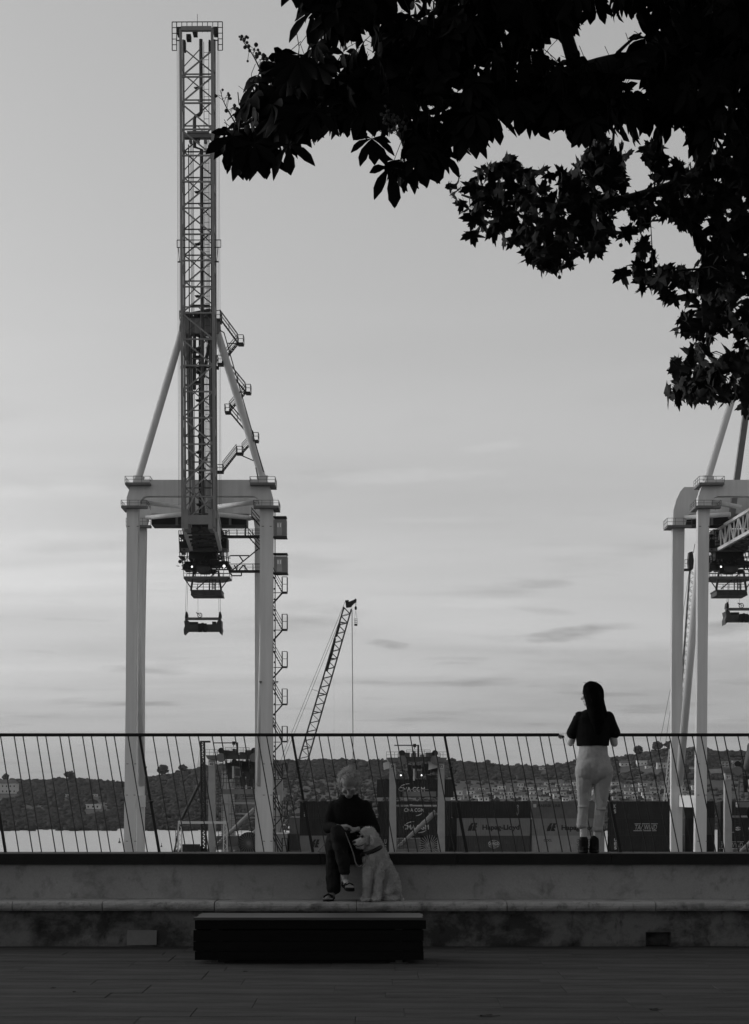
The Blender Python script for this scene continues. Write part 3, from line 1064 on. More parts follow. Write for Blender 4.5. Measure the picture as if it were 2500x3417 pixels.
# ---- person at the right edge
Y = 16.9
P3 = thing('person', 'person in a grey top at the railing, cut off by the right edge', 'person', (W(2575, 0, Y).x, Y, CAP1))
hp, HP3, _ = head(W(2572, 2400, Y + 0.02), (0.1, 1, -0.1), (0, 0, 1), 0.95)
prims = hp + [cap(W(2574, 2452, Y), W(2572, 2418, Y), 0.052, 0.05), loft([(W(2575, 2590, Y), 0.145, 0.10), (W(2575, 2500, Y), 0.14, 0.095), (W(2575, 2455, Y), 0.10, 0.06)])]
aL, aR = (W(2528, 2470, Y), W(2497, 2558, Y + 0.04), W(2512, 2454, 17.17)), (W(2622, 2470, Y), W(2650, 2555, Y + 0.04), W(2630, 2454, 17.17))
for (a, b_, c), sd in ((aL, 1), (aR, -1)):
    prims += [cap(a, b_, 0.045, 0.036), cap(b_, c, 0.036, 0.026)] + fingers(c, (0.2 * sd, 0.9, 0.1), (0, 0, 1), (sd, 0.1, 0), 0.9, 0.8)
for x in (2545, 2605):
    prims += [cap(W(x, 2640, Y), W(x, 2740, Y), 0.08, 0.05), cap(W(x, 2740, Y), W(x, 2825, Y), 0.048, 0.035), cap(W(x, 2832, Y), W(x, 2836, Y + 0.12), 0.035, 0.03)]
fuse('body', prims, M_skin, P3, 0.007, 4)
prims = [loft([(W(2575, 2610, Y), 0.17, 0.12), (W(2575, 2520, Y), 0.165, 0.115), (W(2575, 2470, Y), 0.165, 0.10), (W(2575, 2452, Y), 0.08, 0.06)], 20)]
prims += [cap(aL[0], aL[1], 0.056, 0.046), cap(aL[1], W(2506, 2490, Y + 0.2), 0.045, 0.036), cap(aR[0], aR[1], 0.056, 0.046), cap(aR[1], W(2636, 2490, Y + 0.2), 0.045, 0.036)]
fuse('grey_top', prims, M_sleeve, P3, 0.007, 4, amp=0.006, nscale=12)
prims = [loft([(W(2572, 2700, Y), 0.20, 0.13), (W(2572, 2650, Y), 0.19, 0.13), (W(2575, 2600, Y), 0.155, 0.11)], 20), ell(W(2532, 2712, Y - 0.02), (0.12, 0.12, 0.10)),
         cap(W(2538, 2690, Y), W(2540, 2760, Y), 0.11, 0.075), cap(W(2540, 2760, Y), W(2543, 2832, Y), 0.07, 0.06), cap(W(2612, 2690, Y), W(2608, 2760, Y), 0.10, 0.075), cap(W(2608, 2760, Y), W(2607, 2832, Y), 0.07, 0.06)]
fuse('trousers', prims, M_blackcloth, P3, 0.008, 4, amp=0.006, nscale=12)
fuse('hair', [ell(HP3(0, -0.02, 0.035), (0.085, 0.10, 0.09)), cap(W(2572, 2400, Y - 0.05), W(2574, 2450, Y - 0.08), 0.075, 0.06)], M_hair, P3, 0.007, 4)
for x in (2545, 2605):
    p = W(x, 0, Y)
    fuse('shoe', [ell((p.x, Y + 0.06, CAP1 + 0.04), (0.045, 0.13, 0.042)), cap((p.x, Y, CAP1 + 0.045), (p.x, Y, CAP1 + 0.09), 0.042, 0.04)], M_boot, P3, 0.007, 3)

# ---- man seated on the cap, legs crossed, head bowed
PM = thing('person', 'man in a black sweater seated on the parapet, head bowed, legs crossed', 'person', (W(1160, 0, 16.6).x, 16.6, LEDGE_Z))
hcm = W(1164, 2616, 16.62)
fwm = Vector((0.02, -0.72, -0.70))
hp, HM, hrm = head(hcm, fwm, (0, -0.6, 0.75), 1.10)
nk0, nk1 = W(1166, 2660, 16.78), W(1165, 2632, 16.70)
shL, shR = W(1122, 2698, 16.80), W(1212, 2698, 16.80)
elL, elR = W(1096, 2760, 16.70), W(1250, 2772, 16.70)
haL, haR = W(1128, 2760, 16.47), W(1196, 2768, 16.49)
hipL, hipR = W(1130, 2822, 16.84), W(1196, 2822, 16.84)
kneeA, ankA = W(1112, 2806, 16.46), W(1112, 2966, 16.50)          # planted leg
kneeB, ankB = W(1128, 2780, 16.38), W(1152, 2922, 16.40)          # crossed leg, foot in the air
prims = hp + [cap(nk0, nk1, 0.062, 0.058),
         loft([(W(1164, 2842, 16.86), 0.165, 0.12), (W(1164, 2790, 16.84), 0.165, 0.12), (W(1165, 2720, 16.80), 0.160, 0.110), (W(1166, 2684, 16.78), 0.13, 0.085), (W(1166, 2660, 16.77), 0.08, 0.06)])]
prims += [cap(shL, elL, 0.044, 0.036), cap(elL, haL, 0.036, 0.028), cap(shR, elR, 0.044, 0.036), cap(elR, haR, 0.04, 0.028)]
prims += fingers(haL, (0.95, -0.25, 0.10), (0.0, -0.3, 0.95), (0.1, -0.9, -0.2), 1.05, 0.7)
prims += fingers(haR, (-0.95, -0.2, 0.05), (0.0, -0.3, 0.95), (0.1, -0.9, -0.2), 1.0, 0.8)
prims += [cap(hipL, kneeA, 0.08, 0.058), cap(kneeA, ankA, 0.055, 0.036), cap(hipR, kneeB, 0.08, 0.058), cap(kneeB, ankB, 0.055, 0.036)]
fA = Vector((ankA.x - 0.02, 16.50, LEDGE_Z + 0.045))
prims += [cap(ankA, fA, 0.036, 0.036), cap(fA + Vector((0, 0.03, -0.008)), fA + Vector((-0.03, -0.10, -0.018)), 0.032, 0.026)]
for k in range(5):
    q = fA + Vector((-0.062 + k * 0.019, -0.125 + abs(k - 1) * 0.006, -0.026))
    prims.append(cap(q + Vector((0, 0.03, 0.004)), q, 0.011, 0.010 if k else 0.012))
tB = ankB + Vector((0.045, -0.11, -0.085))
prims += [cap(ankB, ankB + Vector((0.0, 0.0, -0.045)), 0.036, 0.034), cap(ankB + Vector((0, 0.01, -0.05)), tB, 0.034, 0.026)]
for k in range(5):
    q = tB + Vector((-0.036 + k * 0.017, -0.03, -0.02))
    prims.append(cap(tB + Vector((-0.03 + k * 0.015, 0, 0)), q, 0.011, 0.010))
fuse('body', prims, M_skin2, PM, 0.0055, 4, fine=0.0012, fscale=50)
prims = [loft([(W(1164, 2846, 16.85), 0.195, 0.145), (W(1164, 2800, 16.83), 0.200, 0.150), (W(1165, 2740, 16.79), 0.205, 0.145), (W(1166, 2704, 16.78), 0.198, 0.130), (W(1166, 2680, 16.77), 0.165, 0.105), (W(1166, 2662, 16.76), 0.105, 0.08), (W(1166, 2652, 16.75), 0.08, 0.07)], 24)]
prims += [cap(W(1117, 2692, 16.79), elL, 0.068, 0.060), cap(elL, W(1122, 2761, 16.495), 0.058, 0.042), cap(W(1217, 2692, 16.79), elR, 0.068, 0.060), cap(elR, W(1201, 2770, 16.505), 0.058, 0.042)]
fuse('sweater', prims, M_sweater, PM, 0.007, 4, amp=0.008, nscale=11)
mb = MB()
nn = 18
cc = W(1166, 2655, 16.745)
pts = [cc + Vector((0.083 * math.cos(2 * math.pi * k / nn), 0.072 * math.sin(2 * math.pi * k / nn), 0.006 * math.cos(2 * math.pi * k / nn * 2))) for k in range(nn + 1)]
mb.path(pts, 0.011, 6)
mb.build('collar', M_jeans, PM, smooth=True)
prims = [loft([(W(1164, 2850, 16.86), 0.175, 0.13), (W(1164, 2810, 16.86), 0.17, 0.13)], 20),
         cap(hipL, kneeA, 0.098, 0.078), cap(kneeA, W(1112, 2880, 16.50), 0.076, 0.070), cap(W(1112, 2880, 16.50), W(1113, 2962, 16.51), 0.070, 0.072),
         cap(hipR, kneeB, 0.098, 0.078), cap(kneeB, W(1142, 2855, 16.38), 0.078, 0.070), cap(W(1142, 2855, 16.38), W(1150, 2902, 16.40), 0.068, 0.060)]
fuse('trousers', prims, M_jeans, PM, 0.007, 4, amp=0.014, nscale=13, fine=0.004, fscale=35)
# sandals
for base, tip, nm in ((fA + Vector((0.0, 0.06, -0.036)), fA + Vector((-0.035, -0.15, -0.036)), 0), (ankB + Vector((-0.005, 0.035, -0.088)), tB + Vector((0.012, -0.045, -0.042)), 1)):
    ax_ = (tip - base)
    sd = Vector((1, 0, 0))
    mb = MB()
    outl = [(0, 0.028), (0.2, 0.034), (0.5, 0.034), (0.75, 0.044), (0.92, 0.040), (1.0, 0.02)]
    up = ax_.cross(sd).normalized()
    if up.z > 0:
        up = -up
    pts = [base + ax_ * a - sd * w for a, w in outl] + [base + ax_ * a + sd * w for a, w in reversed(outl)]
    mb.prism(pts, up * 0.016)
    so = mb.build('sandal', M_boot, PM)
    for a in (0.22, 0.62, 0.78):
        c = base + ax_ * a
        m_ = MB()
        m_.path([c + sd * 0.04, c + sd * 0.036 - up * 0.035, c - up * 0.056, c - sd * 0.036 - up * 0.035, c - sd * 0.04], 0.009, 5)
        m_.build('strap', M_boot, so, smooth=True)
# curly grey hair: cap of short tufts
prims = [ell(HM(0, -0.042, 0.040), (0.087, 0.092, 0.078), hrm), ell(HM(0.066, -0.03, 0.0), (0.024, 0.055, 0.055), hrm), ell(HM(-0.066, -0.03, 0.0), (0.024, 0.055, 0.055), hrm), ell(HM(0, -0.09, 0.0), (0.07, 0.035, 0.07), hrm)]
hr = fuse('hair', prims, M_ghair, PM, 0.006, 3, amp=0.014, nscale=26, fine=0.010, fscale=60)
def tufts(o, n, length, m, name, width=0.003, seed=1, zmin=None, down=0.0, bare=()):
    """short curved tufts growing from the surface"""
    rr = random.Random(seed)
    me = o.data
    polys = me.polygons
    mb = MB()
    for _ in range(n):
        p = polys[rr.randrange(len(polys))]
        c, nn_ = p.center.copy(), p.normal.copy()
        if zmin is not None and c.z < zmin:
            continue
        if any((c - b_).length < r_ for b_, r_ in bare):
            continue
        t_ = Vector((rr.gauss(0, 1), rr.gauss(0, 1), rr.gauss(0, 1) - down))
        t_ = (t_ - nn_ * t_.dot(nn_))
        if t_.length < 1e-3:
            continue
        t_.normalize()
        s = nn_.cross(t_).normalized() * width
        L = length * rr.uniform(0.5, 1.3)
        mid = c + nn_ * L * 0.6 + t_ * L * 0.35
        tip = c + nn_ * L * 0.75 + t_ * L * 1.0
        mb.add([c - s, c + s, mid + s * 0.7, mid - s * 0.7, tip], [(0, 1, 2, 3), (3, 2, 4)])
    me2 = mb.mesh(name, m)
    return me2
ht = link('curls', tufts(hr, 3200, 0.028, M_ghair, 'curls', 0.0028, 4), PM)
tag(ht, kind='stuff')
# stubble shading is left to the skin; brows
mb = MB()
for e in (-1, 1):
    mb.path([HM(e * 0.015, 0.094, 0.018), HM(e * 0.034, 0.092, 0.026), HM(e * 0.055, 0.080, 0.020)], 0.006, 5)
mb.build('eyebrows', M_ghair, PM)

# ---- dog sitting beside him on the ledge, head turned to the left
DG_ = thing('dog', 'fluffy cream dog with a dark collar sitting beside the man', 'dog', (W(1250, 0, 16.5).x, 16.5, LEDGE_Z))
def Dp(x, y, d):
    return W(x, y, d)
prims = [
    # trunk: deep chest, narrowing to the loin, rump on the ledge
    ell(Dp(1244, 2868, 16.44), (0.088, 0.10, 0.12)), ell(Dp(1252, 2900, 16.47), (0.090, 0.10, 0.115)), cap(Dp(1252, 2852, 16.46), Dp(1294, 2930, 16.56), 0.088, 0.098),
    cap(Dp(1276, 2890, 16.54), Dp(1300, 2955, 16.60), 0.092, 0.105), ell(Dp(1298, 2958, 16.60), (0.112, 0.12, 0.12)),
    # neck
    cap(Dp(1240, 2812, 16.44), Dp(1246, 2862, 16.46), 0.070, 0.088), cap(Dp(1252, 2812, 16.47), Dp(1268, 2860, 16.50), 0.058, 0.080),
    # head
    ell(Dp(1231, 2785, 16.42), (0.072, 0.078, 0.068)), ell(Dp(1226, 2804, 16.41), (0.058, 0.062, 0.052)), cap(Dp(1214, 2804, 16.39), Dp(1191, 2813, 16.355), 0.044, 0.033), ell(Dp(1186, 2812, 16.348), (0.028, 0.030, 0.027)),
    cap(Dp(1208, 2822, 16.38), Dp(1192, 2824, 16.36), 0.026, 0.018), ell(Dp(1217, 2777, 16.395), (0.042, 0.045, 0.026)),
    # front legs, straight, with wrist and paw
    cap(Dp(1230, 2895, 16.40), Dp(1226, 2945, 16.39), 0.050, 0.037), cap(Dp(1226, 2945, 16.39), Dp(1224, 2992, 16.385), 0.036, 0.033), ell(Dp(1220, 2999, 16.36), (0.040, 0.062, 0.028)),
    cap(Dp(1266, 2893, 16.41), Dp(1262, 2945, 16.39), 0.052, 0.038), cap(Dp(1262, 2945, 16.39), Dp(1259, 2992, 16.38), 0.037, 0.034), ell(Dp(1254, 2999, 16.355), (0.042, 0.064, 0.028)),
    # hind leg: thigh folded forward, shank, paw, tail
    cap(Dp(1300, 2930, 16.54), Dp(1290, 2975, 16.45), 0.085, 0.052), cap(Dp(1312, 2962, 16.54), Dp(1318, 2990, 16.56), 0.075, 0.05), ell(Dp(1301, 2998, 16.43), (0.052, 0.066, 0.030)), ell(Dp(1316, 2999, 16.46), (0.04, 0.06, 0.026)),
    cap(Dp(1322, 2985, 16.62), Dp(1336, 3001, 16.50), 0.034, 0.026), cap(Dp(1336, 3002, 16.50), Dp(1341, 3004, 16.44), 0.024, 0.016),
]
for px, d in ((1220, 16.36), (1254, 16.355), (1301, 16.43)):          # toes
    for k in range(4):
        p = Dp(px - 9 + k * 6, 3003, d - 0.05)
        p.z = LEDGE_Z + 0.018
        prims.append(ell(p, (0.0105, 0.02, 0.016)))
dog = fuse('body', prims, M_fur, DG_, 0.0065, 4, amp=0.005, nscale=16, fine=0.005, fscale=60)
ears = []
for a, b_, c, nm in (((1240, 2774, 16.37), (1250, 2794, 16.335), (1247, 2814, 16.33), 'ear'), ((1226, 2772, 16.50), (1216, 2786, 16.51), (1212, 2800, 16.50), 'ear')):
    pe = [cap(Dp(*a), Dp(*b_), 0.026, 0.036), cap(Dp(*b_), Dp(*c), 0.036, 0.026)]
    ears.append(fuse('ear', pe, M_fur, DG_, 0.007, 3, amp=0.010, nscale=22, fine=0.005, fscale=60))
mb = MB()
mb.ball(Dp(1181, 2810, 16.325), (0.020, 0.017, 0.017), 10, 7)
mb.build('nose', M_eye, DG_, smooth=True)
mb = MB()
mb.ball(Dp(1208.5, 2791, 16.345), 0.0150, 10, 7)
mb.build('eye', M_eye, DG_, smooth=True)
mb = MB()
mb.ball(Dp(1195, 2790, 16.37), 0.010, 10, 7)
mb.build('eye', M_eye, DG_, smooth=True)
mb = MB()
mb.path([Dp(1184, 2821, 16.328), Dp(1194, 2824, 16.332), Dp(1206, 2822, 16.342), Dp(1213, 2818, 16.35)], 0.0045, 5)
mb.build('mouth', M_eye, DG_)
mb = MB()
nn = 22
cc = Dp(1240, 2838, 16.455)
t1, t2 = Vector((0.92, 0.0, 0.38)), Vector((0.0, 1.0, 0.1))
pts = [cc + t1.normalized() * 0.098 * math.cos(2 * math.pi * k / nn) + t2.normalized() * 0.100 * math.sin(2 * math.pi * k / nn) for k in range(nn + 1)]
mb.path(pts, 0.021, 8)
mb.build('collar', M_collar, DG_, smooth=True)
fur = link('fur', tufts(dog, 24000, 0.017, M_fur, 'fur', 0.0022, 8, down=0.6, bare=[(Dp(*q) - Vector(DG_.location), r_) for q, r_ in (((1183, 2812, 16.33), 0.050), ((1192, 2812, 16.34), 0.055), ((1202, 2808, 16.35), 0.05), ((1208.5, 2791, 16.345), 0.038), ((1196, 2792, 16.36), 0.035))]), DG_)
tag(fur, kind='stuff')
for e in ears:
    ef = link('ear_fur', tufts(e, 1300, 0.016, M_fur, 'ear_fur', 0.0024, 9, down=0.8), DG_)
    tag(ef, kind='stuff')
# leash from the man's lap down in a loop to the collar
mb = MB()
lp = [W(1152, 2778, 16.36), W(1166, 2812, 16.32), W(1180, 2850, 16.30), W(1187, 2878, 16.30), W(1196, 2891, 16.30), W(1206, 2890, 16.30), W(1216, 2880, 16.31), W(1222, 2864, 16.33), W(1221, 2850, 16.35)]
def smooth_path(p, n=6):
    out_ = []
    for i_ in range(len(p) - 1):
        p0, p1, p2, p3 = p[max(i_ - 1, 0)], p[i_], p[i_ + 1], p[min(i_ + 2, len(p) - 1)]
        for k in range(n):
            u_ = k / n
            out_.append(0.5 * ((2 * p1) + (p2 - p0) * u_ + (2 * p0 - 5 * p1 + 4 * p2 - p3) * u_ ** 2 + (3 * p1 - p0 - 3 * p2 + p3) * u_ ** 3))
    out_.append(p[-1])
    return out_
mb.path(smooth_path(lp), 0.0062, 6)
ls = mb.build('leash', M_leash, smooth=True)
tag(ls, 'slim leash looping from the lap of the man to the dog collar', 'leash')
mb = MB()
lp = [W(1096, 2800, 16.58), W(1082, 2818, 16.62), W(1068, 2834, 16.66), W(1064, 2842, 16.70), W(1074, 2846, 16.72), W(1088, 2842, 16.74)]
mb.path(smooth_path([Vector((a.x, a.y, max(a.z, CAP1 + 0.006))) for a in lp]), 0.004, 6)
lo = mb.build('leash_end', M_leash, smooth=True)
tag(lo, 'thin loop of cord lying on the cap left of the seated man', 'cord')
# ------------------------------------------------------------------ trees over the promenade
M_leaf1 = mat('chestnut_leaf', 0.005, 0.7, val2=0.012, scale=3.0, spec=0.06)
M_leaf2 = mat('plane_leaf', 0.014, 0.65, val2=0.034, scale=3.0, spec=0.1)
M_bark = mat('tree_bark', 0.05, 0.95, var=0.5, scale=9, stretch=(1, 1, 0.3), bump=0.8, bscale=24)
M_fruit = mat('green_fruit', 0.05, 0.7, var=0.3, scale=40)

def leaflet(L, wmax, rr, droop):
    """toothed obovate leaflet along +x, folded on its midrib; returns vertices, triangles"""
    st = [(0.0, 0.04), (0.18, 0.30), (0.36, 0.62), (0.52, 0.86), (0.66, 1.0), (0.78, 0.86), (0.88, 0.58), (0.95, 0.26), (1.0, 0.0)]
    V, F = [], []
    for k, (u_, w_) in enumerate(st):
        bend = -droop * u_ * u_ * L
        tooth = 1.0 + (0.10 if k % 2 else -0.06) * rr.uniform(0.5, 1.3)
        w = w_ * wmax * 0.5 * tooth
        V.append((u_ * L, 0.0, bend))
        V.append((u_ * L + 0.02 * L, w, bend + w * 0.28))
        V.append((u_ * L + 0.02 * L, -w, bend + w * 0.28))
    for k in range(len(st) - 1):
        a, b_ = k * 3, (k + 1) * 3
        F += [(a, b_, b_ + 1), (a, b_ + 1, a + 1), (a, a + 2, b_ + 2), (a, b_ + 2, b_)]
    return np.array(V), np.array(F)
def chestnut_leaf(seed):
    rr = random.Random(seed)
    V, F = [], []
    n = rr.choice((5, 7, 7))
    off_ = 0
    for k in range(n):
        a = (k - (n - 1) / 2) / ((n - 1) / 2)
        ang = a * R(100) + rr.uniform(-0.1, 0.1)
        L = (0.205 - 0.075 * a * a) * rr.uniform(0.9, 1.08)
        v_, f_ = leaflet(L, L * 0.40, rr, rr.uniform(0.15, 0.5))
        # local: leaf hangs from the origin, main leaflet points down (-z), face towards -y
        ca, sa = math.cos(ang), math.sin(ang)
        lift = rr.uniform(0.10, 0.45)
        dirv = np.array([sa, -lift, -ca * 0.95])
        dirv /= np.linalg.norm(dirv)
        nrm = np.array([0.15 * sa, -1.0, 0.25])
        nrm -= dirv * nrm.dot(dirv)
        nrm /= np.linalg.norm(nrm)
        sd = np.cross(nrm, dirv)
        M = np.stack([dirv, sd, nrm], 0)
        q = v_ @ M
        q[:, 2] -= 0.25 * np.abs(q[:, 0]) * (v_[:, 0] / L)          # side leaflets droop
        V.append(q)
        F.append(f_ + off_)
        off_ += len(q)
    # leaf stalk
    b_ = MB()
    b_.path([(0, 0, 0), (rr.uniform(-.02, .02), 0.03, 0.05), (rr.uniform(-.04, .04), 0.09, 0.10)], 0.0028, 3)
    V.append(np.array(b_.v))
    for f_ in b_.f:
        for k in range(1, len(f_) - 1):
            F.append(np.array([[f_[0], f_[k], f_[k + 1]]]) + off_)
    return np.concatenate(V), np.concatenate(F)
def plane_leaf(seed):
    """five pointed toothed lobes, stalk at the origin, main lobe towards -z"""
    rr = random.Random(seed)
    lobes = [(-118, 0.50), (-58, 0.86), (0, 1.0), (58, 0.86), (118, 0.50)]
    S = 0.125
    out_ = [(0.0, 0.02)]
    for k, (a, L) in enumerate(lobes):
        L = L * rr.uniform(0.88, 1.1)
        a0 = a + rr.uniform(-5, 5)
        for da, fr in ((-21, 0.56), (-15, 0.74), (-9, 0.68), (0, 1.0), (9, 0.68), (15, 0.74), (21, 0.56)):
            t_ = R(a0 + da)
            out_.append((math.sin(t_) * L * fr * S, -math.cos(t_) * L * fr * S))
        if k < 4:
            t_ = R(a0 + 29.5)
            out_.append((math.sin(t_) * 0.36 * S, -math.cos(t_) * 0.36 * S))
    c = (0.0, -0.04)
    ph = rr.uniform(0, 6.28)
    V = [(c[0], 0, c[1])] + [(x, 0.22 * math.hypot(x, z) * math.sin(3 * math.atan2(x, z) + ph) + 1.3 * x * x, z) for x, z in out_]
    n = len(out_)
    F = [(0, 1 + k, 1 + (k + 1) % n) for k in range(n)]
    b_ = MB()
    b_.path([(0, 0, 0.0), (0, 0.01, 0.02), (rr.uniform(-.02, .02), 0.02, 0.035)], 0.0022, 3)
    off_ = len(V)
    V += b_.v
    for f_ in b_.f:
        for k in range(1, len(f_) - 1):
            F.append((f_[0] + off_, f_[k] + off_, f_[k + 1] + off_))
    return np.array(V), np.array(F)

def inside(poly, x, y):
    r_ = False
    n = len(poly)
    j = n - 1
    for i_ in range(n):
        xi, yi = poly[i_]
        xj, yj = poly[j]
        if (yi > y) != (yj > y) and x < (xj - xi) * (y - yi) / (yj - yi) + xi:
            r_ = not r_
        j = i_
    return r_

CHEST = [(704, 520), (716, 470), (752, 430), (790, 370), (815, 300), (822, 245), (850, 215), (880, 205), (940, 180), (1000, 160), (1050, 165), (1060, 130), (1048, 90), (1046, 40), (1040, -60), (2600, -60), (2600, 520), (2300, 560),
         (2010, 470), (1986, 478), (1950, 500), (1905, 500), (1880, 425), (1840, 445), (1800, 432), (1730, 448), (1668, 445), (1632, 482), (1595, 506), (1555, 500), (1535, 545), (1484, 560), (1478, 600), (1455, 620), (1420, 600), (1395, 650), (1330, 682),
         (1285, 665), (1300, 560), (1278, 470), (1250, 425), (1220, 448), (1180, 476), (1140, 460), (1078, 458), (1050, 482), (1022, 475), (1000, 515), (960, 540), (926, 530), (914, 600), (890, 575), (850, 582), (830, 545), (796, 585), (765, 606), (722, 556)]
TOPL = [(965, -40), (1042, -40), (1044, 60), (1020, 40), (1000, 30)]
PLANE = [(1480, 610), (1560, 560), (1590, 548), (1660, 540), (1690, 500), (1720, 540), (1790, 565), (1870, 560), (1900, 530), (1960, 480), (2010, 460), (2300, 500), (2600, 500), (2600, 1395), (2490, 1400), (2478, 1330), (2440, 1355), (2365, 1372), (2330, 1360), (2290, 1350),
         (2222, 1318), (2216, 1236), (2255, 1195), (2290, 1165), (2268, 1128), (2229, 1095), (2270, 1060), (2330, 1030), (2325, 1005), (2235, 1010), (2190, 985), (2135, 978), (2066, 912), (2100, 880), (2140, 855), (2090, 812), (2060, 775), (2026, 800), (2048, 850), (2016, 880), (1975, 862),
         (1925, 850), (1910, 900), (1863, 925), (1812, 912), (1760, 890), (1723, 868), (1700, 820), (1660, 810), (1610, 790), (1562, 800), (1580, 720), (1545, 705), (1488, 695)]
HOLES = [[(1945, 95), (2060, 85), (2140, 100), (2168, 140), (2150, 172), (2060, 180), (1990, 172), (1935, 176)], [(1838, 150), (1868, 150), (1874, 195), (1850, 205)], [(1742, 205), (1800, 190), (1806, 222), (1750, 255)],
         [(2212, 452), (2250, 448), (2290, 520), (2255, 530)], [(2095, 515), (2130, 520), (2160, 600), (2130, 625), (2108, 570)], [(2100, 285), (2140, 310), (2160, 350), (2120, 340)], [(2180, 765), (2250, 760), (2290, 800), (2285, 860), (2230, 880), (2190, 830)],
         [(1125, 275), (1140, 268), (1135, 300), (1124, 305)], [(1395, 375), (1440, 372), (1436, 402), (1400, 400)], [(2060, 735), (2100, 730), (2120, 770), (2075, 790)], [(2484, 370), (2510, 372), (2508, 405), (2484, 400)],
         [(1810, 600), (1840, 598), (1842, 618), (1808, 620)], [(1655, 640), (1690, 630), (1690, 655), (1660, 660)], [(890, 290), (905, 285), (905, 308)], [(1025, 210), (1040, 225), (1028, 240)],
         [(2340, 1000), (2350, 990), (2360, 1010), (2345, 1020)], [(2380, 1150), (2440, 1130), (2440, 1165), (2390, 1185)], [(2300, 880), (2330, 870), (2335, 900), (2305, 900)], [(1985, 620), (2015, 610), (2010, 640)], [(1745, 720), (1775, 715), (1770, 735)],
         [(1370, 430), (1395, 425), (1390, 440)], [(1990, 250), (2020, 245), (2010, 262)], [(1600, 640), (1625, 632), (1622, 652)], [(1100, 80), (1130, 70), (1150, 120), (1110, 125)], [(1180, 150), (1240, 110), (1255, 150), (1200, 170)], [(1330, 50), (1372, 30), (1380, 80), (1345, 90)], [(1280, 95), (1315, 92), (1312, 118)]]
HOLES_BB = [(min(a for a, _ in h), max(a for a, _ in h), min(c for _, c in h), max(c for _, c in h)) for h in HOLES]
def in_hole(x, y):
    for h, bb in zip(HOLES, HOLES_BB):
        if bb[0] < x < bb[1] and bb[2] < y < bb[3] and inside(h, x, y):
            return True
    return False

def grow(root, variants, polys, n, d0, d1, tip_idx, srange, tilt, nm, keep_near, material, out_of_frame, seed, tol, fixed=()):
    """hang leaves through the crown; the largest in view become parts, the rest one joined mass"""
    rr = random.Random(seed)
    placed = []
    for tx, ty in fixed:                       # single leaves hanging clear of the crown
        k = rr.randrange(len(variants))
        s = rr.uniform(0.7, 0.9)
        rot = Euler((rr.gauss(0, 0.1), rr.gauss(0, 0.15), rr.uniform(-0.6, 0.6))).to_matrix()
        d = d0 + rr.uniform(0, 0.25)
        V = variants[k][0] * s @ np.array(rot).T
        low_ = V[V[:, 2].argmin()]
        placed.append((k, s, rot, W(tx, ty, d) - Vector((float(low_[0]), 0, float(low_[2])))))
    tries = 0
    while len(placed) < n and tries < n * 60:
        tries += 1
        poly = polys[0] if len(polys) == 1 or rr.random() < 0.96 else polys[1]
        xs_ = [a for a, _ in poly]
        ys_ = [c for _, c in poly]
        px, py = rr.uniform(min(xs_), max(xs_)), rr.uniform(min(ys_), max(ys_))
        if not inside(poly, px, py):
            continue
        d = rr.uniform(d0, d1)
        p = W(px, py, d)
        k = rr.randrange(len(variants))
        s = rr.uniform(*srange)
        rot = Euler((rr.gauss(0, tilt), rr.gauss(0, tilt), rr.uniform(-math.pi, math.pi))).to_matrix()
        R3 = np.array(rot)
        V = variants[k][0] * s
        pts = V[tip_idx] @ R3.T + np.array(p)
        qx = HX + FPX * pts[:, 0] / pts[:, 1]
        qy = HY - FPX * (pts[:, 2] - EYE) / pts[:, 1]
        bad = 0
        for a, c in zip(qx, qy):
            if in_hole(a, c):
                bad = 99
                break
            if a < 2500 and c > 0 and not inside(poly, a, c):
                bad += 1
        if bad > (tol if rr.random() < 0.86 else tol + 2):
            continue
        placed.append((k, s, rot, p))
    # nearest first
    vis = [q for q in placed if to_px(q[3])[0] < 2480 and to_px(q[3])[1] > -5]
    vis.sort(key=lambda q: q[3].y)
    near = vis[:keep_near]
    ids = set(id(q) for q in near)
    rest = [q for q in placed if id(q) not in ids]
    mes = [np_mesh(nm, v_, f_, material) for v_, f_ in variants]
    for k, s, rot, p in near:
        o = link(nm, mes[k], root)
        o.matrix_local = Matrix.Translation(p - Vector(root.location)) @ rot.to_4x4() @ Matrix.Scale(s, 4)
    # the rest of the crown; enlarged unseen leaves are added to shade the foreground
    for (c, rad, m_, sc) in out_of_frame:
        cnt = 0
        while cnt < m_:
            q = Vector((rr.gauss(0, 1), rr.gauss(0, 1), rr.gauss(0, 1)))
            q.normalize()
            q *= rr.random() ** 0.4
            p = Vector((c[0] + q.x * rad[0], c[1] + q.y * rad[1], c[2] + q.z * rad[2]))
            if p.y > 1.0:
                a, b_ = to_px(p)
                mrg = 0.45 * FPX / p.y
                if a < 2500 + mrg and a > -mrg and b_ > -mrg and b_ < 3600:
                    cnt += 0.2
                    continue
            rest.append((rr.randrange(len(variants)), rr.uniform(*srange) * sc, Euler((rr.gauss(0, tilt), rr.gauss(0, tilt), rr.uniform(-math.pi, math.pi))).to_matrix(), p))
            cnt += 1
    VV, FF, off_ = [], [], 0
    for k, s, rot, p in rest:
        v_, f_ = variants[k]
        VV.append(v_ * s @ np.array(rot).T + np.array(p))
        FF.append(f_ + off_)
        off_ += len(v_)
    fo = link('foliage_and_shade_leaves', np_mesh('foliage_and_shade_leaves', np.concatenate(VV), np.concatenate(FF), material, root.location), root)
    tag(fo, kind='stuff')
    return near

